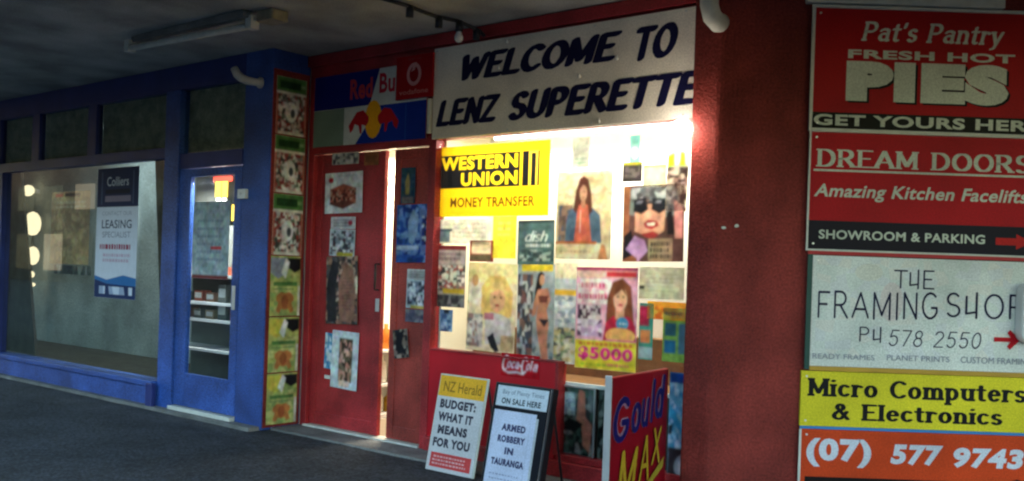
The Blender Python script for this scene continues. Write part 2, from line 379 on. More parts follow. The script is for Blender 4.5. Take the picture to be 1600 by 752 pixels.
        v *= 1 + np.random.RandomState(int(s.w * 1e4) % 999).normal(0, .05, v.shape[:2] + (1,))
        for _ in range(soft if s.pic else 1):
            q = np.pad(v, ((1, 1), (1, 1), (0, 0)), 'edge')
            v = (q[1:-1, 1:-1] * 4 + q[:-2, 1:-1] + q[2:, 1:-1] + q[1:-1, :-2] + q[1:-1, 2:]) / 8
        v = np.clip(v, 0.002, .95)
        me = bpy.data.meshes.new('print')
        y = -.0006 if keep_back else 0
        vs = [(s.w * i / nx, y, s.h * k / nz) for k in range(nz + 1) for i in range(nx + 1)]
        fs = [(k * (nx + 1) + i, k * (nx + 1) + i + 1, (k + 1) * (nx + 1) + i + 1, (k + 1) * (nx + 1) + i) for k in range(nz) for i in range(nx)]
        rgba = np.ones(((nx + 1) * (nz + 1), 4)); rgba[:, :3] = v.reshape(-1, 3)
        if keep_back:
            b0 = len(vs); vs += s.mb.v[:8]; fs += [tuple(b0 + i for i in f) for f in s.mb.f[:6]]
            rgba = np.vstack([rgba, np.tile(np.array(s.mb.c[0]), (8, 1))])
        me.from_pydata(vs, [], fs)
        ca = me.color_attributes.new('Col', 'FLOAT_COLOR', 'POINT'); ca.data.foreach_set('color', rgba.astype(np.float32).ravel()); me.update()
        return me
    def place(s, name, label, cat, pl, u, y, z, m='paper', tilt=0, lean=0, group=None, parent=None):
        thin = len(s.mb.f) and s.mb.f[0] == (0, 1, 2, 3)
        if cat in ('poster', 'sticker', 'tag', 'notice') or thin:
            me = s.raster(not thin); me.materials.append(M[m]); o = bpy.data.objects.new(name, me); col.objects.link(o); o.parent = parent
        else: o = s.mb.obj(name, M[m], parent)
        o.location = pl.world(u, y, z)
        o.rotation_euler = (Matrix.Rotation(pl.a, 3, 'Z') @ Matrix.Rotation(lean, 3, 'X') @ Matrix.Rotation(tilt, 3, 'Y')).to_euler()
        if parent is None: tag(o, label, cat, group)
        return o
def sheet_at(pl, pts, base, y=0.0, th=.003):
    u0, z0, u1, z1 = pl.rect(pts, y); s = Sheet(u1 - u0, z1 - z0, base, th); s.u, s.z, s.y, s.pl = u0, z0, y, pl
    s.loc = lambda px, py: ((pl.at(px, py, y)[0] - u0) / (u1 - u0), (pl.at(px, py, y)[1] - z0) / (z1 - z0))
    s.put = lambda name, label, cat, m='paper', **k: s.place(name, label, cat, pl, s.u, s.y - th, s.z, m, **k)
    return s
def person_print(s, cx, top, sc, hair, skin, shirt, longhair=True):
    """plain printed figure, head to waist"""
    hw = .11 * sc / s.w * 1.0; hh = .14 * sc / s.h
    if longhair: s.poly([(cx - hw * 1.25, top - hh * 3.2), (cx - hw * 1.35, top - hh), (cx - hw * .7, top), (cx + hw * .7, top), (cx + hw * 1.35, top - hh), (cx + hw * 1.3, top - hh * 3.3), (cx + hw * .8, top - hh * 3.4), (cx - hw * .8, top - hh * 3.4)], hair)
    else: s.ell(cx, top - hh * .8, hw * 1.2, hh * 1.0, hair)
    s.poly([(cx - hw * 2.6, 0 + .02), (cx - hw * 2.4, top - hh * 3.2), (cx - hw * 1, top - hh * 2.5), (cx + hw, top - hh * 2.5), (cx + hw * 2.4, top - hh * 3.2), (cx + hw * 2.6, .02)], shirt)
    s.rect(cx - hw * .4, top - hh * 2.8, cx + hw * .4, top - hh * 1.6, skin)
    s.ell(cx, top - hh * 1.15, hw * .85, hh * .95, skin)
    d = tuple(v * .45 for v in skin[:3]) + (1,)
    for sx in (-1, 1): s.ell(cx + sx * hw * .35, top - hh * 1.0, hw * .14, hh * .09, d, 8)
    s.ell(cx, top - hh * 1.65, hw * .3, hh * .09, S(170, 60, 60), 8)
    s.poly([(cx - hw * .9, top - hh * 1.0), (cx - hw * .7, top - hh * .2), (cx, top - hh * .02), (cx + hw * .7, top - hh * .2), (cx + hw * .9, top - hh * 1.0), (cx + hw * .3, top - hh * .45)], hair)

WHITE, BLACK, NAVY, YEL, RED = S(235, 235, 230), S(18, 18, 24), S(28, 28, 70), S(250, 205, 20), S(190, 20, 35)

# ------------------------------------------------------------------ the setting
def structure(name, mb, m, pl=None):
    o = mb.obj(name, M[m]); tag(o, kind='structure')
    if pl: o.location = (pl.o[0], pl.o[1], 0); o.rotation_euler = (0, 0, pl.a)
    return o
structure('ground', MB().add([(-400, -400, -.16), (400, -400, -.16), (400, 400, -.16), (-400, 400, -.16)], [(0, 1, 2, 3)]), 'road')
pv = MB()
nx, ny = 90, 34
gv = [(-18 + 30 * i / nx, -7.2 + 8.2 * j / ny, random.uniform(-.0025, .0025)) for j in range(ny + 1) for i in range(nx + 1)]
pv.add(gv, [(j * (nx + 1) + i, j * (nx + 1) + i + 1, (j + 1) * (nx + 1) + i + 1, (j + 1) * (nx + 1) + i) for j in range(ny) for i in range(nx)])
o = structure('pavement', pv, 'ground', PF)
for p in o.data.polygons: p.use_smooth = True
structure('kerb', MB().box(-18, 12, -7.36, -7.2, -.15, .0), 'conc', PF)
structure('concrete_apron', MB().box(-.945, 2.7, -.30, -.002, -.01, .016), 'conc', PF)
structure('concrete_edging', MB().box(-13, -.02, -.10, .02, -.01, .03), 'conc', PB)

# ---- canopy over the footpath
c = Thing('canopy', 'grey concrete canopy ceiling over the footpath in front of the shops', 'canopy', PF, 0, 0, CEIL)
c.part('soffit', MB().box(-14, 9, -3.5, 4.5, CEIL, CEIL + .14), 'ceil')
c.part('edge_beam', MB().box(-14, 9, -3.62, -3.5, CEIL - .12, CEIL + .25), 'conc')

# ---- red superette front
b = Thing('shop_building', 'red painted superette shopfront with brightly lit window and double doors', 'building', PF, 0, 0, 0)
WL, WR, WT, WB = .53, 2.70, 2.30, .765
b.part('upper_storey', MB().box(-1.0, 9, 0.05, 8, CEIL + .142, 7.5), 'redwall')  # added out of view so the low sun stays off the street
fa = b.part('fascia_wall', MB().box(-.95, 2.70, 0, .12, 2.33, CEIL), 'red')
b.part('ceiling_trim', MB().box(-.945, 2.70, -.045, -.002, 2.985, 3.074), 'red', bev=.006)
b.part('wall_pier', MB().box(-.95, -.88, 0, .10, 0, 2.33), 'red', bev=.004)
df = MB().box(-.88, .49, -.012, .09, 2.262, 2.328).box(-.88, -.865, -.012, .09, 0, 2.262).box(.455, WL, -.012, .10, 0, 2.328)
b.part('door_frame', df, 'red', bev=.004)
b.box('threshold', -.88, .455, -.03, .085, .0, .03, 'offwhite', bev=.004)
def door(u0, u1, side, ang, paint='red'):
    """leaf hung at one side, slightly ajar, stiles and rails proud of a flat panel"""
    hx = u0 if side < 0 else u1
    m = MB(); z0, z1 = .035, 2.255
    e = bpy.data.objects.new('door', None); col.objects.link(e); e.parent = b.o; e.location = (hx, .045, 0); e.rotation_euler = (0, 0, ang)
    a0, a1 = (0, u1 - u0) if side < 0 else (u0 - u1, 0)
    pnl = MB().box(a0 + .07, a1 - .07, -.012, .012, z0 + .1, z1 - .08).obj('door_panel', M[paint], e)
    fr = MB().box(a0, a0 + .07, -.02, .02, z0, z1).box(a1 - .07, a1, -.02, .02, z0, z1).box(a0 + .07, a1 - .07, -.019, .019, z1 - .08, z1).box(a0 + .07, a1 - .07, -.019, .019, z0, z0 + .1)
    fr.obj('door_frame', M[paint], e, bev=.003)
    return e, a0, a1
dl, a0, a1 = door(-.862, -.045, -1, 0)
h = MB().tube([(a1 - .035, -.02, 1.17), (a1 - .035, -.055, 1.17), (a1 - .035, -.055, 1.37), (a1 - .035, -.02, 1.37)], .009, 8).obj('handle', M['black'], dl, smooth=True)
lk = MB().box(a1 - .055, a1 - .015, -.026, -.02, 1.0, 1.1).obj('lock_plate', M['silver'], dl, bev=.002)
mk = MB().box(.18, .25, -.0215, -.019, .42, .45).obj('scuff_mark', M['offwhite'], dl)
dr, a0, a1 = door(.060, .452, 1, 0, 'brownred')
# windows
b.part('window_head', MB().box(WL, WR, -.015, .075, WT, 2.328), 'red', bev=.004)
b.part('window_sill', MB().box(WL, 1.69, -.016, .075, .751, WB), 'red', bev=.004)
b.part('window_pane', MB().box(WL + .002, 2.698, .03, .036, WB + .001, WT - .001), 'glass')
b.part('lower_window_frame', MB().box(1.69, 1.715, -.018, .075, .15, WB).box(1.715, 2.70, -.018, .075, .12, .16), 'red', bev=.003)
b.part('lower_window_pane', MB().box(1.716, 2.698, .03, .036, .161, WB + .001), 'glass')
b.box('stall_riser', WL, 1.69, -.006, .05, .10, .751, 'redboard')
b.box('plinth', WL, 2.70, -.05, .05, .017, .118, 'red', bev=.006)
b.part('side_wall', MB().box(-1.06, -.95, .01, 3.2, 0, CEIL).box(2.70, 2.8, .12, 3.2, 0, CEIL).box(-.95, 2.70, 3.1, 3.2, 0, CEIL), 'cream')
b.box('interior_ceiling', -.95, 2.70, .13, 3.1, 2.42, 2.46, 'white')
b.box('floor', -.95, 2.70, .09, 3.1, .0, .02, 'floor')
b.part('display_back', MB().box(WL, 2.695, .58, .60, .62, 2.41), 'white')
b.box('display_end', WL, WL + .02, .08, .58, .62, 2.40, 'cream')
ct = b.box('display_counter', WL + .03, 2.69, .10, .579, .02, .60, mat('dark_counter', (.06, .045, .035, 1), .6))
b.box('display_step', WL + .03, 2.69, .44, .579, .633, .93, 'wood', bev=.004)
b.part('counter_top', MB().box(WL + .03, 2.69, .085, .579, .60, .632), 'wood', bev=.003)
b.part('counter_nosing', MB().box(WL + .03, 2.69, .070, .0845, .603, .629), 'white', bev=.002)

# ---- red rendered pier and sign wall
wl = Thing('rendered_wall', 'tall dark red rendered wall turning a corner to the right of the window', 'wall', PW, 1.152, 0, 0)
cw = lambda u, y: ((lambda v: (v.x, v.y))(PF.world(u, y, 0)))
pts = [cw(2.705, -.15), cw(2.887, -.15), (6.5, PW.world(0, 0, 0).y), (6.5, 6.1), cw(2.87, .6), cw(2.705, .6)]
pts[1] = (1.152, 5.48)
# rounded corner
mb = MB(); n = len(pts)
mb.add([(x, y, 0) for x, y in pts] + [(x, y, CEIL) for x, y in pts], [tuple(range(n - 1, -1, -1)), tuple(range(n, 2 * n))] + [(i, (i + 1) % n, (i + 1) % n + n, i + n) for i in range(n)])
mb.shift((1.152, 5.48, 0)); wo = mb.obj('wall_body', M['redwall'], wl.o, bev=.02)
for px, py in ((1088, 354), (1131, 356), (1151, 353)):
    u, z = PW.at(px, py); ch = MB()
    ch.prism([(u + .015 * math.cos(a) * random.uniform(.6, 1.3), z + .010 * math.sin(a) * random.uniform(.6, 1.3)) for a in [i * .9 for i in range(7)]], -.004, .0)
    if px > 1120: wl.part('chipped_paint', ch, 'offwhite')
wl.part('top_batten', MB().box(1.62, 2.74, -.05, 0, 2.93, 3.0), 'offwhite', bev=.006)

# ---- blue shop
q = Thing('shop_building', 'blue painted shop with large dim display window and glazed door', 'building', PB, 0, 0, 0)
q.part('corner_pillar', MB().box(-.36, 0, 0, .385, 0, CEIL), 'blue', bev=.006)
q.part('upper_storey', MB().box(-13.1, -.06, .39, 8, CEIL + .142, 7.5), 'blue')  # storey out of view, added to block the low sun
q.part('header_beam', MB().box(-13, -.36, .0, .12, 2.86, CEIL), 'darkblue', bev=.005)
tr = MB().box(-13, -1.52, -.012, .075, 2.26, 2.36).box(-1.30, -.362, -.008, .07, 2.16, 2.29)
for u in (-5.05, -4.10, -2.89): tr.box(u - .085, u + .085, 0, .07, 2.36, 2.86)
q.part('transom_frame', tr, 'darkblue', bev=.004)
q.part('mullion', MB().box(-1.52, -1.29, -.02, .10, .0, 2.86), 'blue', bev=.006)
q.part('sill', MB().box(-13, -1.52, -.07, .12, .20, .25), 'blue', bev=.006)
q.part('stall_riser', MB().box(-13, -1.522, -.04, .10, .03, .20), 'blue', bev=.004)
q.part('sill_end_block', MB().box(-1.60, -1.49, -.085, -.041, .0, .235), 'darkblue', bev=.008)
q.part('post', MB().box(-4.98, -4.84, -.015, .09, .25, 2.26), 'darkblue', bev=.004)
for u0, u1 in ((-5.0, -4.185), (-4.015, -2.975), (-2.805, -1.52)):
    q.part('transom_pane', MB().box(u0, u1, .035, .04, 2.362, 2.858), 'blueglass')
for u0, u1 in ((-5.0, -4.185), (-4.015, -2.975), (-2.805, -1.66), (-1.29, -.362)):
    q.part('transom_blind', MB().box(u0, u1, .075, .08, 2.362 if u1 < -1 else 2.292, 2.858), mat('brown_blind', (.42, .37, .28, 1), .8, vary=.35, scale=9, grain=.3, gscale=60))
q.part('transom_pane', MB().box(-1.29, -.362, .035, .04, 2.292, 2.858), 'blueglass')
q.part('window_pane', MB().box(-4.84, -1.522, .035, .04, .252, 2.258), 'blueglass')
q.part('window_pane', MB().box(-13, -4.98, .035, .04, .252, 2.258), 'blueglass')
d = bpy.data.objects.new('door', None); col.objects.link(d); d.parent = q.o; d.location = (-1.285, .02, 0)
W_ = .92
MB().box(0, .17, -.02, .02, .07, 2.15).box(W_ - .10, W_, -.02, .02, .07, 2.15).box(.17, W_ - .10, -.02, .02, 2.08, 2.15).box(.17, W_ - .10, -.02, .02, .07, .36).obj('door_frame', M['blue'], d, bev=.004)
MB().box(.171, W_ - .101, -.003, .003, .361, 2.079).obj('door_pane', M['blueglass'], d)
MB().box(W_ - .075, W_ - .035, -.03, -.021, .95, 1.15).obj('lock_plate', M['silver'], d, bev=.002)
q.part('threshold', MB().box(-1.29, -.362, -.05, .05, .03, .062), 'offwhite', bev=.004)
q.part('interior_wall', MB().box(-13, -.37, 1.6, 1.7, 0, CEIL).box(-13.1, -13, .0, 1.7, 0, CEIL).box(-.40, -.37, .386, 1.6, 0, CEIL), 'grey')
q.part('interior_floor', MB().box(-13, -.40, .121, 1.6, .0, .15), 'cloth')
q.part('interior_ceiling', MB().box(-13, -.40, .121, 1.6, 2.90, 2.93), 'grey')
dp = MB().prism([(-5.1, 2.85), (-4.80, 2.85), (-4.15, .26), (-4.5, .26), (-5.1, .26)], .10, .13)  # added dark wedges imitate slanting street reflections in the glass
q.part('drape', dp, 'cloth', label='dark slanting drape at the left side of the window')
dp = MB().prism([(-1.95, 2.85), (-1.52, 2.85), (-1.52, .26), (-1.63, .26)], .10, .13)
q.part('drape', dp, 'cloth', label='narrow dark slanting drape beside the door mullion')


# ---- the other side of the street, added unseen to block low sky and darken the glass reflections
for k, (x0, x1, hh, cc) in enumerate(((-70, -20, 8.5, 'brick'), (-19.8, -7, 6.2, 'brick'), (-6.8, 6, 8.0, 'brick'), (6.2, 20, 6.6, 'brick'))):
    e = Thing('building', ['long dark brick building across the street, leftmost of the row', 'lowest dark brick building across the street', 'tall dark brick building across the street facing the red superette', 'dark brick building across the street at the right end of the row'][k], 'building', PF, (x0 + x1) / 2, -22, -.16)
    e.part('wall', MB().box(x0, x1, -28, -22, -.16, hh), cc)
    n_ = 4 if k else 14
    for i in range(n_):
        a_ = x0 + (x1 - x0) * (i + .2) / n_; b2 = x0 + (x1 - x0) * (i + .8) / n_
        for z0, z1 in ((.5, 2.6), (4.0, 5.4)):
            e.part('window', MB().box(a_, b2, -22.0, -21.95, z0, z1), 'litwin' if (k, i, z0) in ((0, 2, .5), (0, 5, .5), (0, 6, 4.0), (0, 9, .5), (2, 1, .5)) else 'black')  # glowing windows added to put warm glints in the shop glass

for k, (x0, x1) in enumerate(((-80, -13.2), (9.1, 40))):  # unseen blocks added to keep low sun off the row opposite
    e = Thing('building', ['long row of plain shops continuing left beyond the blue shop', 'plain building continuing right beyond the red sign wall'][k], 'building', PF, (x0 + x1) / 2, 1, 0)
    e.part('wall', MB().box(x0, x1, .2 if k == 0 else 1.5, 9, -.1, 7.4), 'brick')
    e.part('parapet', MB().box(x0 - .01, x1, .1 if k == 0 else 1.4, .19 if k == 0 else 1.49, 6.9, 7.5), 'conc')
# ------------------------------------------------------------------ fittings
# lit lamps of the superette display
t = Thing('fluorescent_light', 'lit fluorescent tube above the goods in the superette window', 'light', PF, 1.7, .34, 2.36)
t.box('lamp_body', .75, 2.6, .30, .38, 2.365, 2.405, 'white')
t.part('tube', MB().tube([(.80, .34, 2.34), (2.55, .34, 2.34)], .015, 10), 'tube')
def area(name, parent, loc, sx, sy, e, c, rot=(0, 0, 0)):
    a = bpy.data.lights.new(name, 'AREA'); a.shape = 'RECTANGLE'; a.size = sx; a.size_y = sy; a.energy = e; a.color = c
    o = bpy.data.objects.new(name, a); col.objects.link(o); o.parent = parent; o.location = loc; o.rotation_euler = rot; return o
area('tube_light', t.o, (0, -.02, -.05), 1.9, .08, 2.9, (1, .93, .80), (R(-8), 0, 0))
gu, gz = PF.at(1064, 203, -.19)
t = Thing('globe_lamp', 'glaring white lamp in the top right corner of the superette window', 'lamp', PF, 2.62, -.055, 2.235)
t.part('globe', MB().ball(gu, -.19, gz, .06, sx=1.15), 'bulb', smooth=True)
t.part('bracket', MB().box(gu - .012, gu + .012, -.20, -.047, gz + .055, gz + .08), 'white')
pl_ = bpy.data.lights.new('globe_light', 'POINT'); pl_.energy = .16; pl_.color = (1, .80, .58); pl_.shadow_soft_size = .05
po = bpy.data.objects.new('globe_light', pl_); col.objects.link(po); po.parent = t.o; po.location = (gu - 2.62, -.23, gz - 2.235 - .05)
t = Thing('ceiling_light', 'lit ceiling light inside the superette seen through the door gap', 'light', PF, -.3, 1.0, 2.41)
t.box('diffuser', -.75, .35, .9, 1.1, 2.36, 2.385, 'tube')
t.box('lamp_body', -.78, .38, .88, 1.12, 2.386, 2.418, 'white')
area('room_light', t.o, (0, 0, -.06), 1.0, .2, 6, (1, .90, .70))
# goods glimpsed through the door gap
t = Thing('shop_shelf', 'low white shelf of goods just inside the open superette door', 'shelf', PF, -.6, 1.0, .02)
t.part('shelf_frame', MB().box(-.94, -.70, .55, 1.7, .02, .06).box(-.94, -.70, .55, 1.7, .30, .32).box(-.94, -.70, .55, 1.7, .60, .62).box(-.94, -.92, .55, 1.7, .02, .95), 'white')
for i, (y, z, cc, hh) in enumerate([(.62, .062, (60, 110, 60), .18), (.75, .062, (210, 205, 190), .20), (.88, .062, (190, 160, 60), .17), (1.0, .062, (60, 100, 80), .2), (1.12, .062, (200, 200, 190), .2), (.65, .322, (70, 130, 80), .22), (.78, .322, (225, 225, 215), .24), (.92, .322, (80, 110, 70), .2), (1.05, .322, (210, 180, 70), .22), (.68, .622, (230, 225, 210), .2), (.82, .622, (200, 120, 50), .22), (.96, .622, (220, 220, 210), .22)]):
    o = MB().tube([(0, 0, 0), (0, 0, hh * .7), (0, 0, hh * .82), (0, 0, hh)], [.045, .045, .018, .018], 12, S(*cc)).obj('bottle', M['paper'], None, smooth=True)
    o.location = PF.world(-.81, y, z)
    tag(o, ['green', 'white', 'yellow', 'dark green', 'grey white', 'mid green', 'pale grey', 'olive green', 'mustard', 'cream', 'orange', 'off-white'][i] + ' bottle on the ' + ['bottom', 'bottom', 'bottom', 'bottom', 'bottom', 'middle', 'middle', 'middle', 'middle', 'top', 'top', 'top'][i] + ' shelf glimpsed through the superette door gap', 'bottle', 'bottles on the shelf inside the superette door')

# unlit batten light on the canopy ceiling
t = Thing('fluorescent_light', 'unlit white fluorescent tube on the canopy ceiling above the blue shop', 'light', PF, -.9, -1.2, CEIL)
t.part('tube', MB().tube([(-1.62, -1.24, 2.985), (-.20, -1.155, 2.985)], .024, 12), 'offwhite', smooth=True)
t.part('lamp_body', MB().box(-1.62, -.16, -1.235, -1.165, 3.03, 3.078), 'conc', bev=.006)
t.part('end_cap', MB().box(-1.66, -1.60, -1.27, -1.20, 2.955, 3.05), 'offwhite', bev=.006)
t.part('end_cap', MB().box(-.20, -.13, -1.19, -1.12, 2.955, 3.05), 'offwhite', bev=.006)
t.part('junction_box', MB().box(-.12, .06, -1.16, -1.02, 3.0, 3.078), mat('beige_plastic', (.28, .24, .16, 1), .6, vary=.3, scale=20), bev=.012)

# white pipe lamp at the blue shop header and at the red corner
def elbow(name, label, cat, pl, u, y, z, pts, r, extra=None):
    t = Thing(name, label, cat, pl, u, y, z)
    t.part('pipe', MB().tube(pts, r, 14), 'offwhite', smooth=True)
    if extra: t.part('pipe_collar', MB().tube(*extra), 'offwhite', smooth=True)
    return t
ea = PB.at(366, 107, -.16)
elbow('camera_arm', 'white curved tube bracket fixed high on the blue shop beside the corner pillar', 'bracket', PB, -.25, 0, 2.87,
      [(ea[0], -.16, ea[1]), (ea[0] + .03, -.15, ea[1] - .05), (ea[0] + .06, -.13, ea[1] - .08), (ea[0] + .10, -.10, ea[1] - .10), (ea[0] + .13, -.05, ea[1] - .105), (ea[0] + .14, -.0, ea[1] - .105)], [.030, .034, .034, .034, .030, .028], ([(ea[0] + .14, -.012, ea[1] - .105), (ea[0] + .14, 0, ea[1] - .105)], .045, 14))
ux, uz = PW.at(1122, 20, -.12)
elbow('drain_pipe', 'pale round pipe end hanging down at the top of the red corner', 'pipe', PW, ux, -.1, 2.85,
      [(ux - .055, -.12, CEIL), (ux - .05, -.12, uz + .04), (ux - .03, -.11, uz - .02), (ux + .01, -.09, uz - .05), (ux + .035, -.03, uz - .03), (ux + .035, 0, uz - .03)], [.052, .052, .054, .054, .05, .05])

# festoon cable with sockets
t = Thing('festoon_cable', 'black cable with bulb sockets running under the ceiling to the welcome sign', 'cable', PF, 1.0, 0, CEIL)
path = [(.90, -1.0, 3.06), (.93, -.74, 3.055), (.96, -.51, 3.035), (.985, -.30, 3.045), (1.0, -.10, 3.02), (1.01, -.065, 2.99)]
t.part('cable', MB().tube(path, .014, 8), 'black', smooth=True)
for (x, y, z) in ((.93, -.72, 3.05), (.965, -.48, 3.03), (.985, -.30, 3.04), (.995, -.13, 3.02)):
    t.part('bulb_socket', MB().tube([(x, y, z + .01), (x, y, z - .065)], .026, 10), 'black', smooth=True)
def bulb(pl, u, y, z, r, label, lit=False):
    o = MB().tube([(0, 0, r * 1.9), (0, 0, r * 1.3), (0, 0, r * .8), (0, 0, r * .3), (0, 0, -r * .3), (0, 0, -r * .8), (0, 0, -r)], [r * .45, r * .5, r * .75, r * .96, r * .96, r * .6, r * .1], 12).obj('bulb', M['bulb'] if lit else M['bulbglass'], None, smooth=True)
    o.location = pl.world(u, y, z); tag(o, label, 'bulb', 'round bulbs by the welcome sign'); return o
bulb(PF, .985, -.30, 2.93, .032, 'pale unlit bulb hanging from the black cable before the sign')
for (px, py, lb) in ((792, 66, 'small pale bulb at the top edge of the welcome sign'), (779, 107, 'tiny white bulb hanging in front of the second letter of WELCOME'), (905, 120, 'tiny white bulb in front of the sign between its two lines of lettering'), (936, 190, 'tiny white bulb at the lower edge of the welcome sign'), (964, 92, 'tiny dull bulb beside the last letter of WELCOME')):
    u, z = PF.at(px, py, -.06); bulb(PF, u, -.06, z, .011, lb)
# switch box on the blue pillar
u0, z0, u1, z1 = PB.rect([(376, 296), (388, 296), (388, 311), (376, 311)])
t = Thing('switch_box', 'small white box on the blue pillar right of the glazed door', 'switch box', PB, (u0 + u1) / 2, 0, z0)
t.part('box_cover', MB().box(u0, u1, -.035, 0, z0, z1), 'white', bev=.006)
t.part('button', MB().tube([((u0 + u1) / 2, -.042, (z0 + z1) / 2), ((u0 + u1) / 2, -.034, (z0 + z1) / 2)], .012, 10), 'silver')

# ---- inside the blue shop
t = Thing('wall_lamp', 'glowing oval warm lamp high inside the blue shop window', 'lamp', PB, -5.6, 1.5, 2.1)  # added glow inside imitates a street lamp mirrored in the glass
def inside(px, py, y): return PB.at(px, py, y)
u, z = inside(44, 298, 1.45)
t.part('lamp_shade', MB().ball(u, 1.45, z, .10, sx=1.6, sy=.6, sz=.8), 'warm', smooth=True)
t.part('bracket', MB().box(u - .03, u + .03, 1.45, 1.6, z - .03, z + .03), 'white')
area('lamp_light', t.o, (u + 5.6, -.55, z - 2.3), .2, .2, .7, (1, .80, .55), (R(-30), 0, 0))  # added area lamp spreads warm light round the imitated reflection
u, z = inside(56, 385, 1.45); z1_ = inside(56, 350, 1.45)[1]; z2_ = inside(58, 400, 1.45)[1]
t = Thing('floor_lamp', 'lamp of stacked glowing paper lanterns standing inside the blue shop at the left', 'lamp', PB, u, 1.4, .15)  # added glowing blobs imitate smeared street glints in the glass
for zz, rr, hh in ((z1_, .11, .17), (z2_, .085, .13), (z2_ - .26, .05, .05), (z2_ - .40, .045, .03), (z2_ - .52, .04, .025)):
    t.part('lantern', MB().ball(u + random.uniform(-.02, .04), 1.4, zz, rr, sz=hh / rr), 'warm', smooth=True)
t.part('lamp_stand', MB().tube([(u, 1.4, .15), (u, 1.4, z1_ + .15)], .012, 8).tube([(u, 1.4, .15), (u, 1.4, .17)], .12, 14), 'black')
t = Thing('ceiling_light', 'dim ceiling light inside the blue shop', 'light', PB, -4.6, .9, 2.90)
t.box('lamp_body', -5.0, -4.2, .85, .95, 2.86, 2.898, 'white')
area('dim_light', t.o, (0, 0, -.06), .8, .3, 2.2, (.82, .93, 1))  # unseen lamp added to set the tone behind the blue shop window
# lit shelves seen through the blue door
t = Thing('shelf_unit', 'shelf unit with bright white shelf edges behind the blue glazed door', 'shelf', PB, -.9, .5, .15)
x0, x1 = -2.0, -.41
t.part('back_panel', MB().box(x0, x1, .62, .64, .15, 2.2), mat('shelf_back', (.16, .15, .13, 1), .8))
for py in (432, 475, 502, 549):
    zz = PB.at(330, py, .3)[1]
    t.part('shelf', MB().box(x0, x1, .30, .62, zz - .012, zz + .012), 'white')
for k, (py, yy) in enumerate(((432, .36), (475, .36), (502, .36))):
    zz = PB.at(330, py, .3)[1] + .013
    for j in range(8):
        ci = (j + k * 2) % 5; cc = [(150, 110, 90), (120, 120, 110), (160, 140, 110), (90, 100, 95), (170, 90, 70)][ci]; ww = random.uniform(.08, .13); hh = random.uniform(.07, .16 if k else .12)
        ux = x0 + .06 + j * .19
        o = MB().box(0, ww, 0, .1, 0, hh, S(*cc)).box(.01, ww - .01, -.002, 0, hh * .3, hh * .8, S(200, 200, 190)).obj('packet', M['paper'])
        o.location = PB.world(ux, yy, zz); o.rotation_euler = (0, 0, PB.a)
        tag(o, ['brown', 'grey', 'tan', 'dark grey', 'dull red'][ci] + ' packet in the ' + ('left' if j < 5 else 'right') + ' part of the ' + ['top', 'second', 'third'][k] + ' shelf behind the blue door', 'packet', 'packets on the shelves behind the blue door')
area('shelf_light', t.o, (-.3, -.3, 1.9), 1.3, .06, 6, (.95, .97, 1))
n1 = Thing('neon_sign', 'small red and yellow lit sign at the top of the blue door glass', 'sign', PB, -.62, .12, 1.9)  # added glowing bars imitate a neon reflection in the door glass
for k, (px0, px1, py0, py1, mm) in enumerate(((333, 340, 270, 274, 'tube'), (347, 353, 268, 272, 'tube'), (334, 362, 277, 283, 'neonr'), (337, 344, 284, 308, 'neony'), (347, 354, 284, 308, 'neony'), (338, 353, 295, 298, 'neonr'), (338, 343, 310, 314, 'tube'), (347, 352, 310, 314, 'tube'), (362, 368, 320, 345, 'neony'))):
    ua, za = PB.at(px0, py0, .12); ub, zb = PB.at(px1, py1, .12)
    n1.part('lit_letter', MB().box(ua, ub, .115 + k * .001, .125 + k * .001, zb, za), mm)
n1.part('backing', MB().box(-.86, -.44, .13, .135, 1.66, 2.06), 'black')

# ------------------------------------------------------------------ signs
def frame(o, s, t, m, d=.008, sides='LRTB'):
    f = MB(); w_, h_ = s.w, s.h
    if 'L' in sides: f.box(-t, 0, -d, .003, -t, h_ + t)
    if 'R' in sides: f.box(w_, w_ + t, -d, .003, -t, h_ + t)
    if 'T' in sides: f.box(0, w_, -d, .003, h_, h_ + t)
    if 'B' in sides: f.box(0, w_, -d, .003, -t, 0)
    return f.obj('frame', M[m], o, bev=.002)

# welcome sign
s = sheet_at(PF, [(680, 78), (1085, 12), (1085, 188), (680, 215)], S(215, 212, 205), -.026, .02)
s.w = 2.698 - s.u; s.mb = MB(); s.mb.box(0, s.w, 0, .02, 0, s.h, S(236, 227, 212))
s.loc = lambda px, py, s=s: ((PF.at(px, py, -.046)[0] - s.u) / s.w, (PF.at(px, py, -.046)[1] - s.z) / s.h)
bk = dict(pw=.37, ph=.21, pa=.3, gap=.07, wob=.01)
def word(s, t, BL, TR, c, shear=.28, **k):
    a, b_ = s.loc(*BL), s.loc(*TR); s.pen(t, a[0], a[1], b_[0], b_[1], c, shear=shear, **k)
INK = S(24, 24, 62)
word(s, 'WELCOME', (721, 127), (973, 47), INK, **bk)
word(s, 'TO', (993, 97), (1061, 33), INK, **bk)
word(s, 'LENZ', (681, 199), (783, 146), INK, **bk)
word(s, 'SUPERETTE', (794, 190), (1102, 108), INK, **bk)
so_ = s.place('shop_sign', 'long off-white sign with hand-painted WELCOME TO LENZ SUPERETTE over the window', 'sign', PF, s.u, -.046, s.z, 'enamel')

for x in (.03, .72, 1.42, 2.08):
    for z in (.02, s.h - .02): MB().tube([(x, -.006, z), (x, -.001, z)], .006, 8).obj('screw', M['silver'], so_)

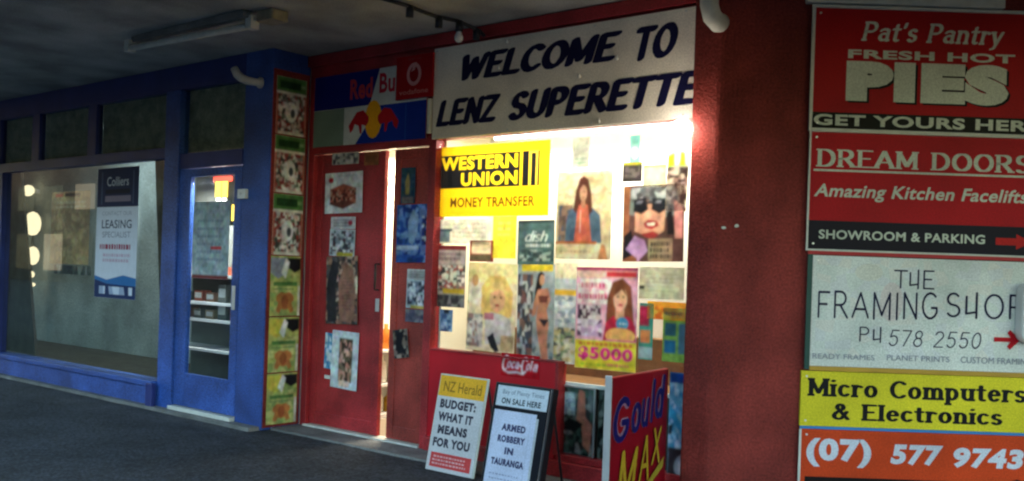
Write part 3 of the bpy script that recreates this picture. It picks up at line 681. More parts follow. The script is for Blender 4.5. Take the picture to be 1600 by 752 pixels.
# drink advert with two bulls
s = sheet_at(PF, [(493, 123), (668, 96), (669, 218), (492, 230)], S(205, 210, 205), -.012, .01)
B1 = S(14, 26, 110); SV = S(185, 192, 188)
s.poly([(0, .52), (0, 1), (.60, 1), (.52, .52)], B1)
s.rect(0, 0, .29, .515, S(120, 140, 125))
s.poly([(.40, 0), (.60, .50), (1, .50), (1, 0)], S(16, 50, 150))
s.text('Red', .34, .62, .54, .90, S(190, 60, 70), .03)
s.text('Bull', .60, .66, .80, .93, S(190, 40, 60), .03)
s.ell(.555, .32, .075, .26, S(240, 170, 25))
for sx in (-1, 1):
    P_ = [(.04, .36), (.09, .46), (.15, .44), (.19, .34), (.22, .26), (.205, .16), (.18, .20), (.165, .28), (.13, .25), (.115, .14), (.10, .14), (.10, .26), (.06, .24), (.04, .30)]
    s.poly([(.555 + sx * x, z) for x, z in P_][::sx], S(185, 25, 35))
s.rect(.83, .0, .835, .48, S(40, 90, 180))
o = s.put('drink_sign', 'blue and silver energy drink sign with red bulls and yellow disc above the doors', 'sign', 'enamel'); frame(o, s, .006, 'red', .004)
# phone top-up sign
s = sheet_at(PF, [(622, 92), (678, 83), (679, 152), (622, 156)], S(165, 14, 22), -.05, .02)
s.ell(.5, .56, .2, .27, S(215, 150, 150), 20); s.ell(.5, .56, .125, .18, S(150, 10, 18), 20); s.poly([(.42, .62), (.5, .82), (.56, .84), (.52, .66)], S(215, 150, 150))
s.text('vodafone', .1, .1, .9, .22, S(205, 130, 125), .01); s.text('top up', .32, .88, .7, .95, S(150, 70, 70), .0)
s.put('phone_sign', 'small square red sign with pale ring between the drink and welcome signs', 'sign', 'enamel')
t = Thing('white_trim', 'narrow white upright strip between the drink sign and welcome sign', 'trim', PF, .455, 0, 2.34)
t.part('strip', MB().box(.470, .498, -.06, -.03, 2.345, 2.60), 'offwhite', bev=.003)

# ---- the stack of trade signs on the right wall
def wsign(z0, z1, base, x0=1.672, x1=3.04, d=.03, th=.02):
    s = Sheet(x1 - x0, z1 - z0, base, th); s.u, s.z, s.y = x0, z0, -d; s.pl = PW
    s.loc = lambda px, py: ((PW.at(px, py, -d)[0] - x0) / (x1 - x0), (PW.at(px, py, -d)[1] - z0) / (z1 - z0))
    s.bx = lambda x0, y0, x1, y1: s.loc(x0, y0) + s.loc(x1, y1)
    return s
PALE = S(205, 210, 195)
def put(s, name, label):
    o = s.place(name, label, 'sign', PW, s.u, s.y, s.z, 'enamel')
    for x, z in ((.03, .03), (.03, s.h - .03), (s.w - .03, .03), (s.w - .03, s.h - .03)):
        MB().tube([(x, -.007, z), (x, -.001, z)], .006, 8).obj('screw', M['silver'], o)
    return o
# pies
s = wsign(2.222, 2.905, S(168, 14, 24))
s.rect(0, 0, 1, .135, S(16, 16, 14))
s.pen("Pat's Pantry", *s.bx(1345, 72, 1570, 41), PALE, shear=.22, pw=.21, ph=.12, pa=.4, serif=.05, gap=.10)
s.text('FRESH HOT', *s.bx(1325, 91, 1586, 86), PALE, .035)
for dx, dz, cc in ((.010, -.016, S(14, 12, 12)), (0, 0, PALE)):
    x0, z0, x1, z1 = s.bx(1321, 158, 1577, 103)
    s.text('PIES', x0 + dx, z0 + dz, x1 + dx, z1 + dz, cc, .085)
x0, z0, x1, z1 = s.bx(1271, 194, 1626, 188)
s.text('GET YOURS HERE', x0, .025, x1, .118, PALE, .035)
o = put(s, 'trade_sign', 'red bakery sign reading PIES in huge letters, topmost on the right wall'); frame(o, s, .018, 'offwhite', .01)
# kitchen doors
s = wsign(1.536, 2.200, S(178, 16, 28))
s.rect(0, 0, 1, .245, S(24, 20, 34))
s.pen('DREAM DOORS', *s.bx(1275, 260, 1611, 244), PALE, pw=.21, ph=.08, serif=.07, gap=.14, square=True)
a = s.loc(1274, 265); s.rect(.014, a[1] - .012, .99, a[1] + .006, PALE)
s.text('Amazing Kitchen Facelifts', *s.bx(1271, 313, 1606, 298), PALE, .022, .22)
s.text('SHOWROOM & PARKING', *s.bx(1279, 373, 1539, 367.5), PALE, .025)
x, z = s.loc(1580, 378); s.poly([(x - .065, z - .03), (x - .065, z + .03), (x + .02, z + .03), (x + .02, z + .065), (x + .09, z), (x + .02, z - .065), (x + .02, z - .03)], S(190, 30, 30))
o = put(s, 'trade_sign', 'red sign reading DREAM DOORS with black parking strip, second from the top'); frame(o, s, .011, 'offwhite', .008)
# framing shop
s = wsign(.872, 1.500, S(222, 224, 218), x0=1.705)
pk = dict(pw=.10, ph=.10, gap=.2, wob=.05)
DK = S(28, 30, 62)
s.noise(.02, .1, .98, .98, 14, 8, [S(222, 224, 218), S(217, 221, 214), S(225, 222, 214), S(218, 219, 218)])
s.ell(.34, .60, .05, .18, S(222, 210, 206), 14); s.ell(.24, .86, .06, .08, S(218, 216, 205), 12)
s.pen('Th*E', *s.bx(1396, 451, 1461, 422), DK, pw=.1, ph=.1, gap=.1, wob=.04)
s.pen('FRAMING', *s.bx(1277, 497, 1466, 457), DK, **pk)
s.pen('Sh*OP', *s.bx(1478, 497, 1600, 459), DK, **pk)
s.pen('Ph*', *s.bx(1342, 535, 1377, 511), S(70, 72, 90), pw=.1, ph=.1, gap=.2)
s.pen('578 2550', *s.bx(1388, 541, 1533, 520), S(70, 72, 90), pw=.08, ph=.08, gap=.2, shear=.15)
x0, z0, x1, z1 = s.bx(1552, 546, 1594, 516); zm = (z0 + z1) / 2; ty = .02
s.rect(x0, zm - ty, x1 - .01, zm + ty, RED)
s.poly([(x1, zm), (x0 + .6 * (x1 - x0), z1), (x0 + .5 * (x1 - x0), z1 - .03), (x1 - .035, zm)], RED); s.poly([(x1, zm), (x1 - .035, zm), (x0 + .5 * (x1 - x0), z0 + .03), (x0 + .6 * (x1 - x0), z0)], RED)
s.text('READY FRAMES', *s.bx(1269, 560, 1366, 555), S(150, 152, 165), .0); s.text('PLANET PRINTS', *s.bx(1385, 563, 1483, 557.5), S(150, 152, 165), .0); s.text('CUSTOM FRAMING', *s.bx(1500, 567, 1612, 561), S(140, 142, 155), .0)
o = put(s, 'trade_sign', 'white sign with handwritten THE FRAMING SHOP and red arrow on the right wall'); 
f = MB().box(-.030, -.001, -.006, .003, -.02, s.h + .005).obj('edge_strip', mat('green_edge', (.01, .06, .05, 1), .5), o)
f = MB().box(-.030, s.w, -.006, .003, s.h + .006, s.h + .028).obj('top_strip', mat('red_edge', (.45, .015, .02, 1), .5), o)
f = MB().box(-.0, s.w, -.006, .003, -.026, -.001).obj('bottom_strip', mat('gold_edge', (.50, .28, .03, 1), .5), o)
# computers
s = wsign(.530, .842, S(222, 206, 46), x0=1.664, d=.024)
s.pen('Micro Computers', *s.bx(1261, 626, 1604, 602), BLACK, pw=.27, ph=.15, serif=.07, gap=.13)
s.pen('& Electronics', *s.bx(1299, 656, 1567, 639), BLACK, pw=.27, ph=.15, serif=.07, gap=.13)
o = put(s, 'trade_sign', 'yellow sign with black lettering Micro Computers and Electronics on the right wall')
f = MB().box(0, s.w, -.006, .003, -.016, -.001).obj('bottom_strip', mat('blue_edge', (.03, .2, .5, 1), .5), o)
# phone number
s = wsign(.02, .512, S(200, 66, 28), x0=1.672)
lt = S(205, 208, 220)
s.text('(07)', *s.bx(1259, 728.5, 1362, 687.5), lt, .05, .0); s.text('577', *s.bx(1391, 726, 1474, 697), lt, .05, .12); s.text('9743', *s.bx(1489, 731, 1600, 703), lt, .05, .12)
s.rect(.02, 0, .98, .455, S(20, 14, 18)); s.rect(.04, .03, .96, .40, S(90, 22, 24)); s.poly([(.86, .455), (.90, .50), (.96, .455)], S(20, 14, 18))
o = put(s, 'trade_sign', 'orange sign with the phone number in pale figures, lowest on the right wall')
f = MB().box(-.012, 0, -.006, .003, 0, s.h).obj('frame', M['offwhite'], o)
# white rounded plate at the right edge of the signs
u0, z1 = PW.at(1590, 440, -.05); z0 = PW.at(1590, 536, -.05)[1]
t = Thing('wall_box', 'plain white rounded box fixed over the right end of the framing sign', 'box', PW, u0, -.03, z0)
pt = [(u0 + .06 + .06 * math.cos(R(a)), z1 - .06 + .06 * math.sin(R(a))) for a in range(90, 181, 15)] + [(u0 + .06 + .06 * math.cos(R(a)), z0 + .06 + .06 * math.sin(R(a))) for a in range(180, 271, 15)] + [(u0 + .4, z0), (u0 + .4, z1)]
t.part('box_cover', MB().prism(pt, -.12, -.03), 'white', bev=.01)
# ------------------------------------------------------------------ strip of posters on the return wall
SKIN = S(225, 170, 140)
for k, (y0, y1) in enumerate(((117, 208), (210, 300), (302, 398))):
    a = PR.at(432, y0, -.004); b_ = PR.at(432, y1, -.004)
    s = Sheet(.30, a[1] - b_[1], S(209, 204, 192)); 
    s.rect(0, .74, 1, 1, S(79, 125, 64)); s.rect(.1, .80, .8, .93, S(34, 65, 36)); s.rect(.82, .84, .96, .9, S(130, 161, 108)); s.rect(0, .72, 1, .745, S(225, 225, 209))
    s.noise(.05, .05, .95, .70, 9, 9, [S(214, 211, 207), S(158, 75, 68), S(64, 64, 64), S(196, 165, 158), S(129, 129, 125), S(225, 222, 218), S(137, 54, 54), S(98, 113, 90)])
    s.ell(.5, .40, .2, .18, S(222, 222, 217)); s.ell(.55, .38, .08, .08, S(65, 69, 73)); s.rect(0, 0, .06, .7, S(179, 96, 80)); s.rect(.94, 0, 1, .7, S(179, 96, 80))
    s.place('poster', ['green and red printed grocery poster at the top of the narrow poster strip', 'green and red printed grocery poster, second from top of the poster strip', 'green and red printed grocery poster, third from top of the poster strip'][k], 'poster', PR, .045, -.004, b_[1], tilt=R(random.uniform(-.4, .4)), group='grocery posters on the narrow return wall')
a = PR.at(432, 372, -.004)[1]; b_ = PR.at(432, 398, -.004)[1]
for k, (y0, y1) in enumerate(((400, 494), (496, 582), (584, 674))):
    a = PR.at(432, y0, -.004); b_ = PR.at(432, y1, -.004); z0 = max(b_[1], .04)
    s = Sheet(.30, a[1] - z0, S(170, 173, 97))
    s.noise(.0, .0, 1, 1, 5, 8, [S(170, 173, 97), S(156, 167, 98), S(184, 183, 117), S(136, 156, 91)])
    s.poly([(0, .97), (0, .72), (.25, .62), (.55, .72), (.7, .97)], S(134, 141, 157) if k == 0 else S(197, 185, 76)); s.poly([(.55, .97), (.6, .80), (.8, .72), (1, .78), (1, .97)], S(26, 26, 30)); s.poly([(.35, .72), (.5, .62), (.62, .9), (.5, .97)], S(226, 226, 218))
    s.rect(.1, .50, .9, .57, S(79, 117, 63)); s.lines(.1, .42, .9, .48, 1, S(97, 119, 74))
    for sx in (-1, 1): s.poly([(.5 + sx * x, z) for x, z in ((0, .38), (.14, .40), (.28, .34), (.30, .26), (.22, .22), (.30, .08), (.18, .04), (.12, .12), (0, .10))][::sx], S(179, 115, 65))
    s.ell(.5, .24, .12, .12, S(150, 85, 51)); s.rect(.92, 0, 1, .5, S(215, 204, 190))
    s.place('poster', ['yellow green poster with brown figure and grey shape, upper one of the lower strip', 'yellow green poster with brown figure, middle one of the lower strip', 'yellow green poster with brown figure, lowest of the narrow strip'][k], 'poster', PR, .045, -.004, z0, tilt=R(random.uniform(-.4, .4)), group='yellow posters on the narrow return wall')
t = Thing('edge_trim', 'thin reddish trim board behind the strip of posters', 'trim', PR, .2, 0, 0)
t.part('board', MB().box(.012, .375, -.0035, -.0005, .02, 2.92), 'redwall')

# ------------------------------------------------------------------ posters on the doors
DY = .022
def P4(x0, y0, x1, y1, lean=.02):
    """corner list for an upright sheet: roll of the picture shifts the lower corners left"""
    d = (y1 - y0) * .034
    return [(x0, y0), (x1, y0), (x1 - d, y1), (x0 - d, y1)]
def dposter(px, base, y=DY, tilt=0, th=.003): return sheet_at(PF, P4(*px), base, y, th)
s = dposter((520, 239, 561, 257), S(190, 185, 180)); s.noise(.03, .05, .97, .95, 7, 3, [S(190, 185, 180), S(90, 90, 95), S(130, 130, 130), S(60, 60, 70), S(200, 200, 195)])
s.put('sticker', 'narrow grey black and white sticker at the top of the left red door', 'sticker')
s = dposter((570, 238, 592, 258), S(150, 95, 60)); s.lines(.1, .2, .9, .8, 3, S(100, 60, 40)); s.put('sticker', 'small brown sticker in the top corner of the left red door', 'sticker', tilt=R(1))
s = dposter((510, 270, 568, 334), S(216, 214, 216)); s.ell(.16, .82, .07, .07, S(180, 20, 40)); s.lines(.35, .88, .92, .94, 1, S(150, 150, 165)); s.noise(.14, .22, .84, .60, 8, 5, [S(150, 70, 50), S(120, 50, 40), S(190, 110, 90), S(70, 40, 35), S(200, 150, 130)]); s.poly([(.14, .6), (.5, .72), (.84, .6), (.5, .56)], S(170, 90, 70)); s.poly([(.14, .22), (.5, .10), (.84, .24), (.5, .32)], S(110, 60, 50))
s.put('poster', 'white poster with a brown boxed product picture on the left red door', 'poster', tilt=R(-1))
s = dposter((518, 339, 556, 358), S(200, 195, 198)); s.lines(.1, .15, .9, .85, 3, S(120, 110, 120)); s.ell(.8, .5, .1, .2, S(160, 40, 60)); s.put('sticker', 'small pale text sticker under the boxed product poster on the left door', 'sticker')
s = dposter((516, 358, 555, 400), S(190, 195, 200)); s.noise(.05, .05, .95, .95, 6, 6, [S(190, 195, 200), S(60, 65, 75), S(130, 140, 150), S(215, 215, 215), S(90, 60, 70)]); s.rect(.3, .0, .95, .14, S(180, 165, 50)); s.put('poster', 'blue grey magazine poster with yellow foot band on the left red door', 'poster', tilt=R(1.2))
s = dposter((513, 402, 562, 508), S(120, 90, 75)); s.noise(.0, .0, 1, 1, 8, 12, [S(140, 100, 85), S(60, 55, 55), S(170, 130, 110), S(100, 80, 75), S(90, 85, 85), S(190, 160, 140)])
s.poly([(.05, .02), (.02, .6), (.2, .95), (.42, .9), (.30, .5), (.36, .05)], S(50, 48, 52)); s.poly([(.45, .05), (.4, .6), (.6, .93), (.88, .8), (.92, .2), (.8, .02)], S(150, 105, 88)); s.lines(.5, .2, .85, .7, 10, S(110, 80, 70), .4); s.rect(.94, .45, 1.0, .7, S(240, 225, 190))
s.put('poster', 'tall brown and grey checked picture poster on the left red door', 'poster', tilt=R(-2), m='enamel')
s = dposter((519, 517, 560, 607), S(205, 208, 208)); s.rect(.28, .12, .80, .88, S(110, 95, 70)); s.noise(.30, .14, .78, .86, 5, 8, [S(90, 75, 50), S(60, 50, 40), S(190, 130, 110), S(210, 160, 140), S(120, 100, 80)]); s.rect(.32, .04, .72, .14, S(225, 190, 165)); s.put('poster', 'white framed poster with dark centre picture low on the left red door', 'poster', y=None if 0 else None) if False else s.put('poster', 'white framed poster with dark centre picture low on the left red door', 'poster', tilt=R(1.5))
s = dposter((508, 520, 522, 576), S(60, 120, 160), y=.0235); s.noise(0, 0, 1, 1, 3, 6, [S(60, 120, 160), S(90, 150, 180), S(200, 210, 215)]); s.put('poster', 'blue paper edge showing behind the white framed poster on the left door', 'poster', tilt=R(2))
s = dposter((628, 262, 650, 318), S(45, 75, 100)); s.noise(.05, .2, .95, .98, 3, 6, [S(40, 70, 100), S(60, 90, 110), S(50, 80, 90)]); s.poly([(.35, .25), (.3, .6), (.5, .85), (.62, .6), (.6, .25)], S(170, 150, 90)); s.rect(.1, .0, .9, .18, S(120, 110, 110)); s.put('poster', 'narrow dark blue poster with a yellow bottle at the top of the right door', 'poster')
s = dposter((622, 320, 679, 411), S(50, 90, 165)); s.noise(.0, .0, 1, 1, 8, 10, [S(50, 90, 165), S(30, 60, 140), S(90, 130, 190), S(40, 80, 160), S(120, 150, 200), S(35, 65, 120)]); s.poly([(.35, .35), (.32, .7), (.45, .92), (.6, .82), (.58, .5), (.45, .3)], S(140, 165, 200)); s.poly([(.7, .2), (.62, .9), (.75, 1), (.98, .6), (.95, .1)], S(110, 130, 190)); s.rect(.02, .22, .62, .29, S(190, 205, 225)); s.noise(.70, .3, .97, .8, 3, 7, [S(200, 205, 220), S(60, 50, 80), S(30, 60, 140)])
s.put('poster', 'large bright blue poster with white figures on the right red door', 'poster', tilt=R(-.8), m='enamel')
s = dposter((637, 421, 670, 437), S(195, 192, 190)); s.lines(.1, .1, .9, .9, 3, S(120, 110, 115)); s.put('sticker', 'small pale text sticker below the blue poster on the right door', 'sticker')
s = dposter((636, 437, 671, 482), S(180, 188, 195)); s.noise(.05, .12, .95, .95, 6, 6, [S(190, 195, 200), S(60, 65, 80), S(130, 140, 155), S(215, 215, 215)]); s.rect(.2, .0, .95, .1, S(190, 160, 60)); s.put('poster', 'blue grey magazine poster with thin orange foot on the right red door', 'poster', tilt=R(.8))
s = dposter((634, 484, 670, 504), S(95, 90, 105)); s.noise(0, 0, 1, 1, 5, 3, [S(95, 90, 105), S(70, 70, 90), S(130, 125, 130)]); s.put('sticker', 'dull purple grey sticker under the magazine poster on the right door', 'sticker')
s = dposter((618, 517, 641, 562), S(120, 105, 95)); s.noise(0, 0, 1, 1, 4, 6, [S(120, 105, 95), S(30, 30, 35), S(160, 145, 130), S(70, 55, 50)]); s.poly([(.1, .3), (.3, .9), (.8, .95), (.6, .5), (.9, .1), (.3, .2)], S(25, 25, 30)); s.put('poster', 'small torn black and grey paper low on the right red door', 'poster', tilt=R(-8))

# ------------------------------------------------------------------ posters behind the window glass
wy = [.056]
def wp(px, base, depth=0.0): return sheet_at(PF, P4(*px), base, .056 + depth, .002)
s = sheet_at(PF, [(673, 229), (858, 222), (860, 336), (676, 340)], S(252, 208, 22), .052, .002)
s.rect(.065, .40, .92, .875, S(20, 20, 24))
for i, ch in enumerate(('WESTERN', 'UNION')): s.text(ch, .085 if i == 0 else .27, .66 if i == 0 else .43, .745, .85 if i == 0 else .62, S(250, 210, 30), .04)
s.rect(.765, .41, .785, .865, S(250, 205, 30)); s.rect(.835, .41, .855, .865, S(240, 200, 60)); s.rect(.89, .41, .905, .865, S(240, 200, 60)); s.rect(.855, .84, .905, .865, S(240, 200, 60))
s.text('MONEY TRANSFER', .18, .13, .89, .27, S(105, 66, 12), .025); s.pic = False
s.put('money_sign', 'large yellow money transfer sign with black logo panel behind the window glass', 'sign', 'backlit')
s = wp((771, 338, 808, 404), S(250, 240, 70)); s.lines(.2, .5, .8, .9, 3, S(235, 225, 120)); s.put('poster', 'plain bright yellow sheet below the money transfer sign', 'poster', 'backlit')
s = wp((683, 343, 768, 381), S(240, 236, 224), .006); s.lines(.3, .2, .95, .9, 4, S(205, 200, 185)); s.rect(.02, .05, .26, .55, S(110, 130, 150)); s.rect(.0, .5, .3, .62, S(60, 80, 110)); s.put('poster', 'white sheet with small blue grey block below the money transfer sign', 'poster', 'backlit')
s = wp((735, 376, 772, 409), S(160, 50, 50)); s.rect(.08, .38, .88, .95, S(250, 225, 190)); s.rect(.02, .02, .9, .34, S(100, 90, 70)); s.put('poster', 'small red edged cover with pale centre above the blonde magazine', 'poster', 'backlit')
s = wp((683, 384, 729, 480), S(150, 150, 150)); s.rect(0, .70, 1, 1, S(180, 170, 175)); s.rect(0, .93, 1, 1, S(120, 30, 40)); s.lines(.05, .75, .95, .9, 2, S(130, 110, 125), .7); s.noise(.02, .26, .98, .68, 7, 6, [S(190, 200, 205), S(60, 60, 65), S(215, 210, 205), S(120, 110, 110), S(160, 90, 90)]); s.rect(.25, .22, .98, .30, S(180, 160, 50)); s.noise(0, 0, 1, .2, 6, 2, [S(70, 75, 80), S(110, 115, 120), S(45, 45, 55)])
s.put('poster', 'grey and red topped magazine sheet left of the blonde magazine', 'poster', 'backlit')
s = wp((688, 484, 708, 518), S(150, 175, 215)); s.noise(.1, .0, .9, .8, 3, 4, [S(150, 175, 215), S(200, 210, 230), S(90, 110, 160)]); s.rect(.3, .82, .7, 1, S(60, 60, 70)); s.put('price_tag', 'small pale blue tag low in the left corner of the window', 'tag', 'paper')
s = wp((732, 411, 808, 549), S(228, 220, 190))
s.poly([(.0, .78), (0, 1), (1, 1), (1, .78)], S(240, 228, 170)); s.poly([(.30, .40), (.28, .72), (.45, .86), (.75, .86), (.93, .68), (.92, .42), (.8, .38)], S(225, 195, 120)); s.ell(.62, .60, .16, .15, S(225, 175, 140)); s.poly([(.38, .40), (.5, .45), (.72, .43), (.9, .38), (.96, .1), (.4, .08)], S(190, 192, 200)); s.poly([(.02, .55), (.06, .72), (.14, .86), (.25, .80), (.30, .62), (.26, .5)], S(235, 232, 222)); s.ell(.15, .80, .07, .07, S(190, 150, 110))
s.rect(.36, .36, .56, .44, S(170, 110, 130)); s.noise(.02, .04, .34, .42, 4, 6, [S(170, 175, 180), S(120, 120, 130), S(205, 205, 205), S(150, 120, 120)]); s.poly([(.44, .16), (.56, .22), (.70, .02), (.62, 0), (.52, .05)], S(25, 22, 28)); s.noise(.72, .02, .98, .2, 3, 3, [S(200, 180, 140), S(170, 150, 120)]); s.ell(.56, .62, .02, .015, S(70, 50, 40), 8); s.ell(.69, .62, .02, .015, S(70, 50, 40), 8); s.ell(.62, .53, .045, .014, S(170, 70, 70), 10); s.poly([(.45, .66), (.5, .78), (.68, .80), (.79, .68), (.66, .71)], S(230, 205, 140))
s.put('poster', 'large magazine cover with a blonde person in grey, above the drink panel', 'poster', 'backlit', tilt=R(.8))
s = wp((811, 345, 868, 414), S(72, 98, 100)); s.pen('dish', .2, .52, .82, .76, S(210, 225, 220), shear=.3, pw=.13, ph=.09, gap=.0) if 'd' in GL else 0; s.lines(.2, .38, .95, .48, 1, S(200, 215, 210), .7); s.noise(.05, .08, .98, .34, 7, 3, [S(60, 80, 82), S(95, 120, 120), S(150, 165, 160), S(50, 66, 70)]); s.rect(0, .94, 1, 1, S(50, 60, 60)); s.put('poster', 'dark teal poster with pale script lettering right of the yellow sheet', 'poster', 'backlit', tilt=R(-.8))
s = wp((812, 414, 870, 566), S(150, 165, 175)); s.rect(.1, .93, .95, 1, S(220, 195, 50)); s.noise(.0, .0, .42, .90, 4, 10, [S(150, 165, 180), S(70, 75, 90), S(190, 195, 200), S(120, 90, 85), S(60, 60, 70)]); s.noise(.42, 0, 1, .2, 4, 3, [S(130, 150, 165), S(90, 105, 115), S(160, 170, 175)])
s.poly([(.55, .90), (.48, .75), (.46, .62), (.56, .60), (.66, .78), (.72, .9), (.64, .93)], S(25, 20, 22)); s.ell(.66, .84, .07, .055, S(205, 155, 125)); s.poly([(.55, .74), (.44, .60), (.40, .46), (.50, .48), (.56, .60), (.52, .42), (.56, .28), (.70, .0), (.86, .0), (.82, .2), (.86, .40), (.80, .54), (.90, .64), (.82, .76)], S(195, 135, 110)); s.poly([(.56, .68), (.84, .68), (.80, .61), (.60, .61)], S(110, 60, 50)); s.poly([(.58, .44), (.86, .44), (.74, .36)], S(40, 30, 40))
s.put('poster', 'magazine cover of a dark haired person in swimwear in the window', 'poster', 'backlit', tilt=R(-1))
s = wp((868, 412, 903, 568), S(190, 200, 210)); s.rect(0, .85, 1, 1, S(235, 225, 190)); s.rect(0, .68, 1, .74, S(225, 180, 60)); s.noise(.02, .38, .98, .67, 4, 7, [S(185, 200, 215), S(140, 155, 175), S(215, 220, 225)]); s.noise(.02, .02, .98, .36, 4, 6, [S(190, 175, 130), S(80, 80, 80), S(210, 205, 190), S(130, 150, 120)]); s.put('poster', 'narrow pale blue magazine page just left of the pink magazine', 'poster', 'backlit')
s = wp((872, 268, 958, 405), S(238, 222, 186)); s.rect(.03, .18, .97, .97, S(236, 212, 165)); s.noise(.04, .55, .96, .95, 5, 4, [S(240, 218, 172), S(232, 205, 160), S(245, 226, 190)]); s.noise(.04, .20, .3, .62, 3, 5, [S(120, 100, 95), S(90, 100, 120), S(160, 130, 110)])
s.poly([(.17, .18), (.2, .5), (.36, .62), (.6, .62), (.80, .5), (.84, .2), (.82, .18)], S(90, 115, 140)); s.poly([(.34, .18), (.40, .62), (.58, .62), (.66, .18)], S(225, 115, 90)); s.poly([(.31, .56), (.35, .78), (.42, .92), (.49, .95), (.57, .91), (.63, .76), (.66, .54), (.60, .50), (.57, .62), (.42, .62), (.37, .52)], S(100, 56, 42)); s.rect(.45, .58, .53, .66, S(190, 135, 105)); s.ell(.487, .75, .066, .095, S(212, 158, 128)); s.poly([(.40, .70), (.41, .86), (.49, .92), (.57, .86), (.58, .70), (.545, .80), (.49, .86), (.43, .80)], S(98, 52, 40)); s.rect(.44, .30, .455, .56, S(235, 215, 200)); s.rect(.0, .05, .72, .15, S(240, 215, 170)); s.lines(.08, .05, .68, .12, 1, S(190, 160, 130)); s.poly([(.78, .0), (.84, .18), (.90, .16), (.96, .0)], S(225, 150, 100)); s.rect(0, .17, .75, .20, S(200, 110, 60)); s.rect(.455, .755, .475, .768, S(90, 60, 50)); s.rect(.50, .755, .52, .768, S(90, 60, 50)); s.rect(.47, .695, .505, .705, S(170, 80, 75))
s.put('poster', 'poster of a brown haired person in denim jacket and orange top in the window', 'poster', 'halflit')
s = wp((896, 215, 922, 262), S(196, 196, 182)); s.noise(.1, .4, .9, .95, 3, 4, [S(190, 190, 175), S(180, 182, 168)]); s.lines(.1, .1, .9, .35, 2, S(140, 165, 150)); s.put('poster', 'small faded grey paper above the denim jacket poster', 'poster', 'halflit')
s = wp((985, 212, 1001, 254), S(150, 205, 195)); s.ell(.5, .35, .4, .25, S(225, 240, 235)); s.rect(.1, .7, .9, 1, S(120, 185, 175)); s.put('poster', 'narrow mint green drink paper near the top of the window', 'poster', 'halflit')
s = wp((974, 254, 1004, 284), S(60, 52, 52)); s.rect(0, .88, 1, 1, S(210, 200, 60)); s.noise(.1, .2, .9, .8, 4, 3, [S(60, 52, 52), S(110, 100, 98)]); s.put('poster', 'small dark square paper under the mint green paper', 'poster', 'halflit')
s = wp((1006, 258, 1042, 292), S(248, 232, 195)); s.rect(0, .9, 1, 1, S(225, 215, 110)); s.put('poster', 'small cream paper with yellow top edge in the upper window', 'poster', 'halflit')
s = wp((1042, 236, 1075, 330), S(215, 190, 170)); s.noise(0, 0, 1, .74, 5, 8, [S(200, 180, 165), S(60, 40, 40), S(150, 120, 110), S(90, 70, 70), S(220, 200, 185)]); s.rect(0, .76, 1, 1, S(225, 228, 220)); s.poly([(.02, .74), (.0, .92), (.3, .98), (.35, .76)], S(185, 215, 40)); s.poly([(.55, .76), (.6, 1), (.8, .97), (.85, .76)], S(185, 215, 40)); s.put('poster', 'busy picture with lime green letters at the upper right of the window', 'poster', 'halflit', tilt=R(2))
s = wp((977, 290, 1072, 410), S(84, 56, 54))
s.poly([(0, 0), (0, 1), (.12, 1), (.10, .4), (.3, 0)], S(130, 80, 55)); s.poly([(.10, .62), (.12, .96), (.5, 1), (.9, .92), (.92, .60), (.5, .55)], S(112, 114, 118)); s.noise(.14, .78, .86, .97, 6, 2, [S(150, 152, 155), S(90, 92, 96), S(70, 70, 74)])
s.poly([(.20, .40), (.20, .72), (.35, .80), (.62, .78), (.70, .66), (.68, .40), (.5, .30)], S(205, 152, 128)); s.poly([(.17, .66), (.18, .82), (.38, .84), (.42, .68), (.30, .62)], S(28, 28, 34)); s.poly([(.47, .68), (.48, .83), (.70, .82), (.72, .68), (.60, .62)], S(30, 30, 36)); s.rect(.38, .75, .5, .79, S(50, 50, 56)); s.poly([(.20, .76), (.24, .80), (.34, .80), (.30, .76)], S(110, 112, 120)); s.poly([(.52, .76), (.56, .80), (.64, .80), (.62, .76)], S(110, 112, 120))
s.poly([(.34, .50), (.42, .55), (.56, .53), (.60, .47), (.48, .42), (.38, .44)], S(160, 36, 48)); s.poly([(.39, .50), (.54, .51), (.52, .47), (.42, .47)], S(225, 215, 205)); s.poly([(.30, .36), (.5, .40), (.60, .36), (.5, .28)], S(150, 50, 52)); s.poly([(0, .02), (.02, .34), (.14, .42), (.2, .1)], S(20, 18, 24)); s.poly([(.05, .16), (.20, .34), (.36, .28), (.42, .14), (.28, .02)], S(175, 135, 185)); s.rect(.245, -.0, .28, .1, S(190, 150, 200)); s.poly([(.74, .35), (.72, .62), (.80, .7), (.86, .35)], S(30, 22, 26))
s.rect(.43, .0, .82, .30, S(150, 130, 105)); s.lines(.46, .03, .80, .27, 3, S(30, 28, 28), .75); s.poly([(.86, .3), (.84, .8), (.98, .7), (.98, .3)], S(200, 130, 130))
s.put('poster', 'dark poster of a face in big grey sunglasses with open red lips', 'poster', 'backlit', tilt=R(-1))
s = wp((1000, 418, 1070, 468), S(236, 230, 200)); s.lines(.1, .2, .9, .85, 5, S(205, 198, 160), .4); s.rect(.0, .3, .12, .42, S(60, 55, 50)); s.put('poster', 'plain cream notice with faint lines right of the pink magazine', 'poster', 'halflit')
s = wp((1012, 472, 1072, 500), S(235, 160, 50)); s.noise(.1, .0, .9, .7, 6, 2, [S(235, 160, 50), S(220, 110, 40), S(240, 200, 90)]); s.put('poster', 'orange strip notice under the cream notice', 'poster', 'backlit')
s = wp((1000, 474, 1022, 562), S(60, 150, 140)); s.rect(0, .6, .7, .95, S(170, 40, 80)); s.rect(.1, .3, .8, .52, S(200, 130, 80)); s.rect(.0, .02, 1, .22, S(160, 190, 210)); s.put('poster', 'narrow teal and crimson paper right beside the pink magazine', 'poster', 'backlit')
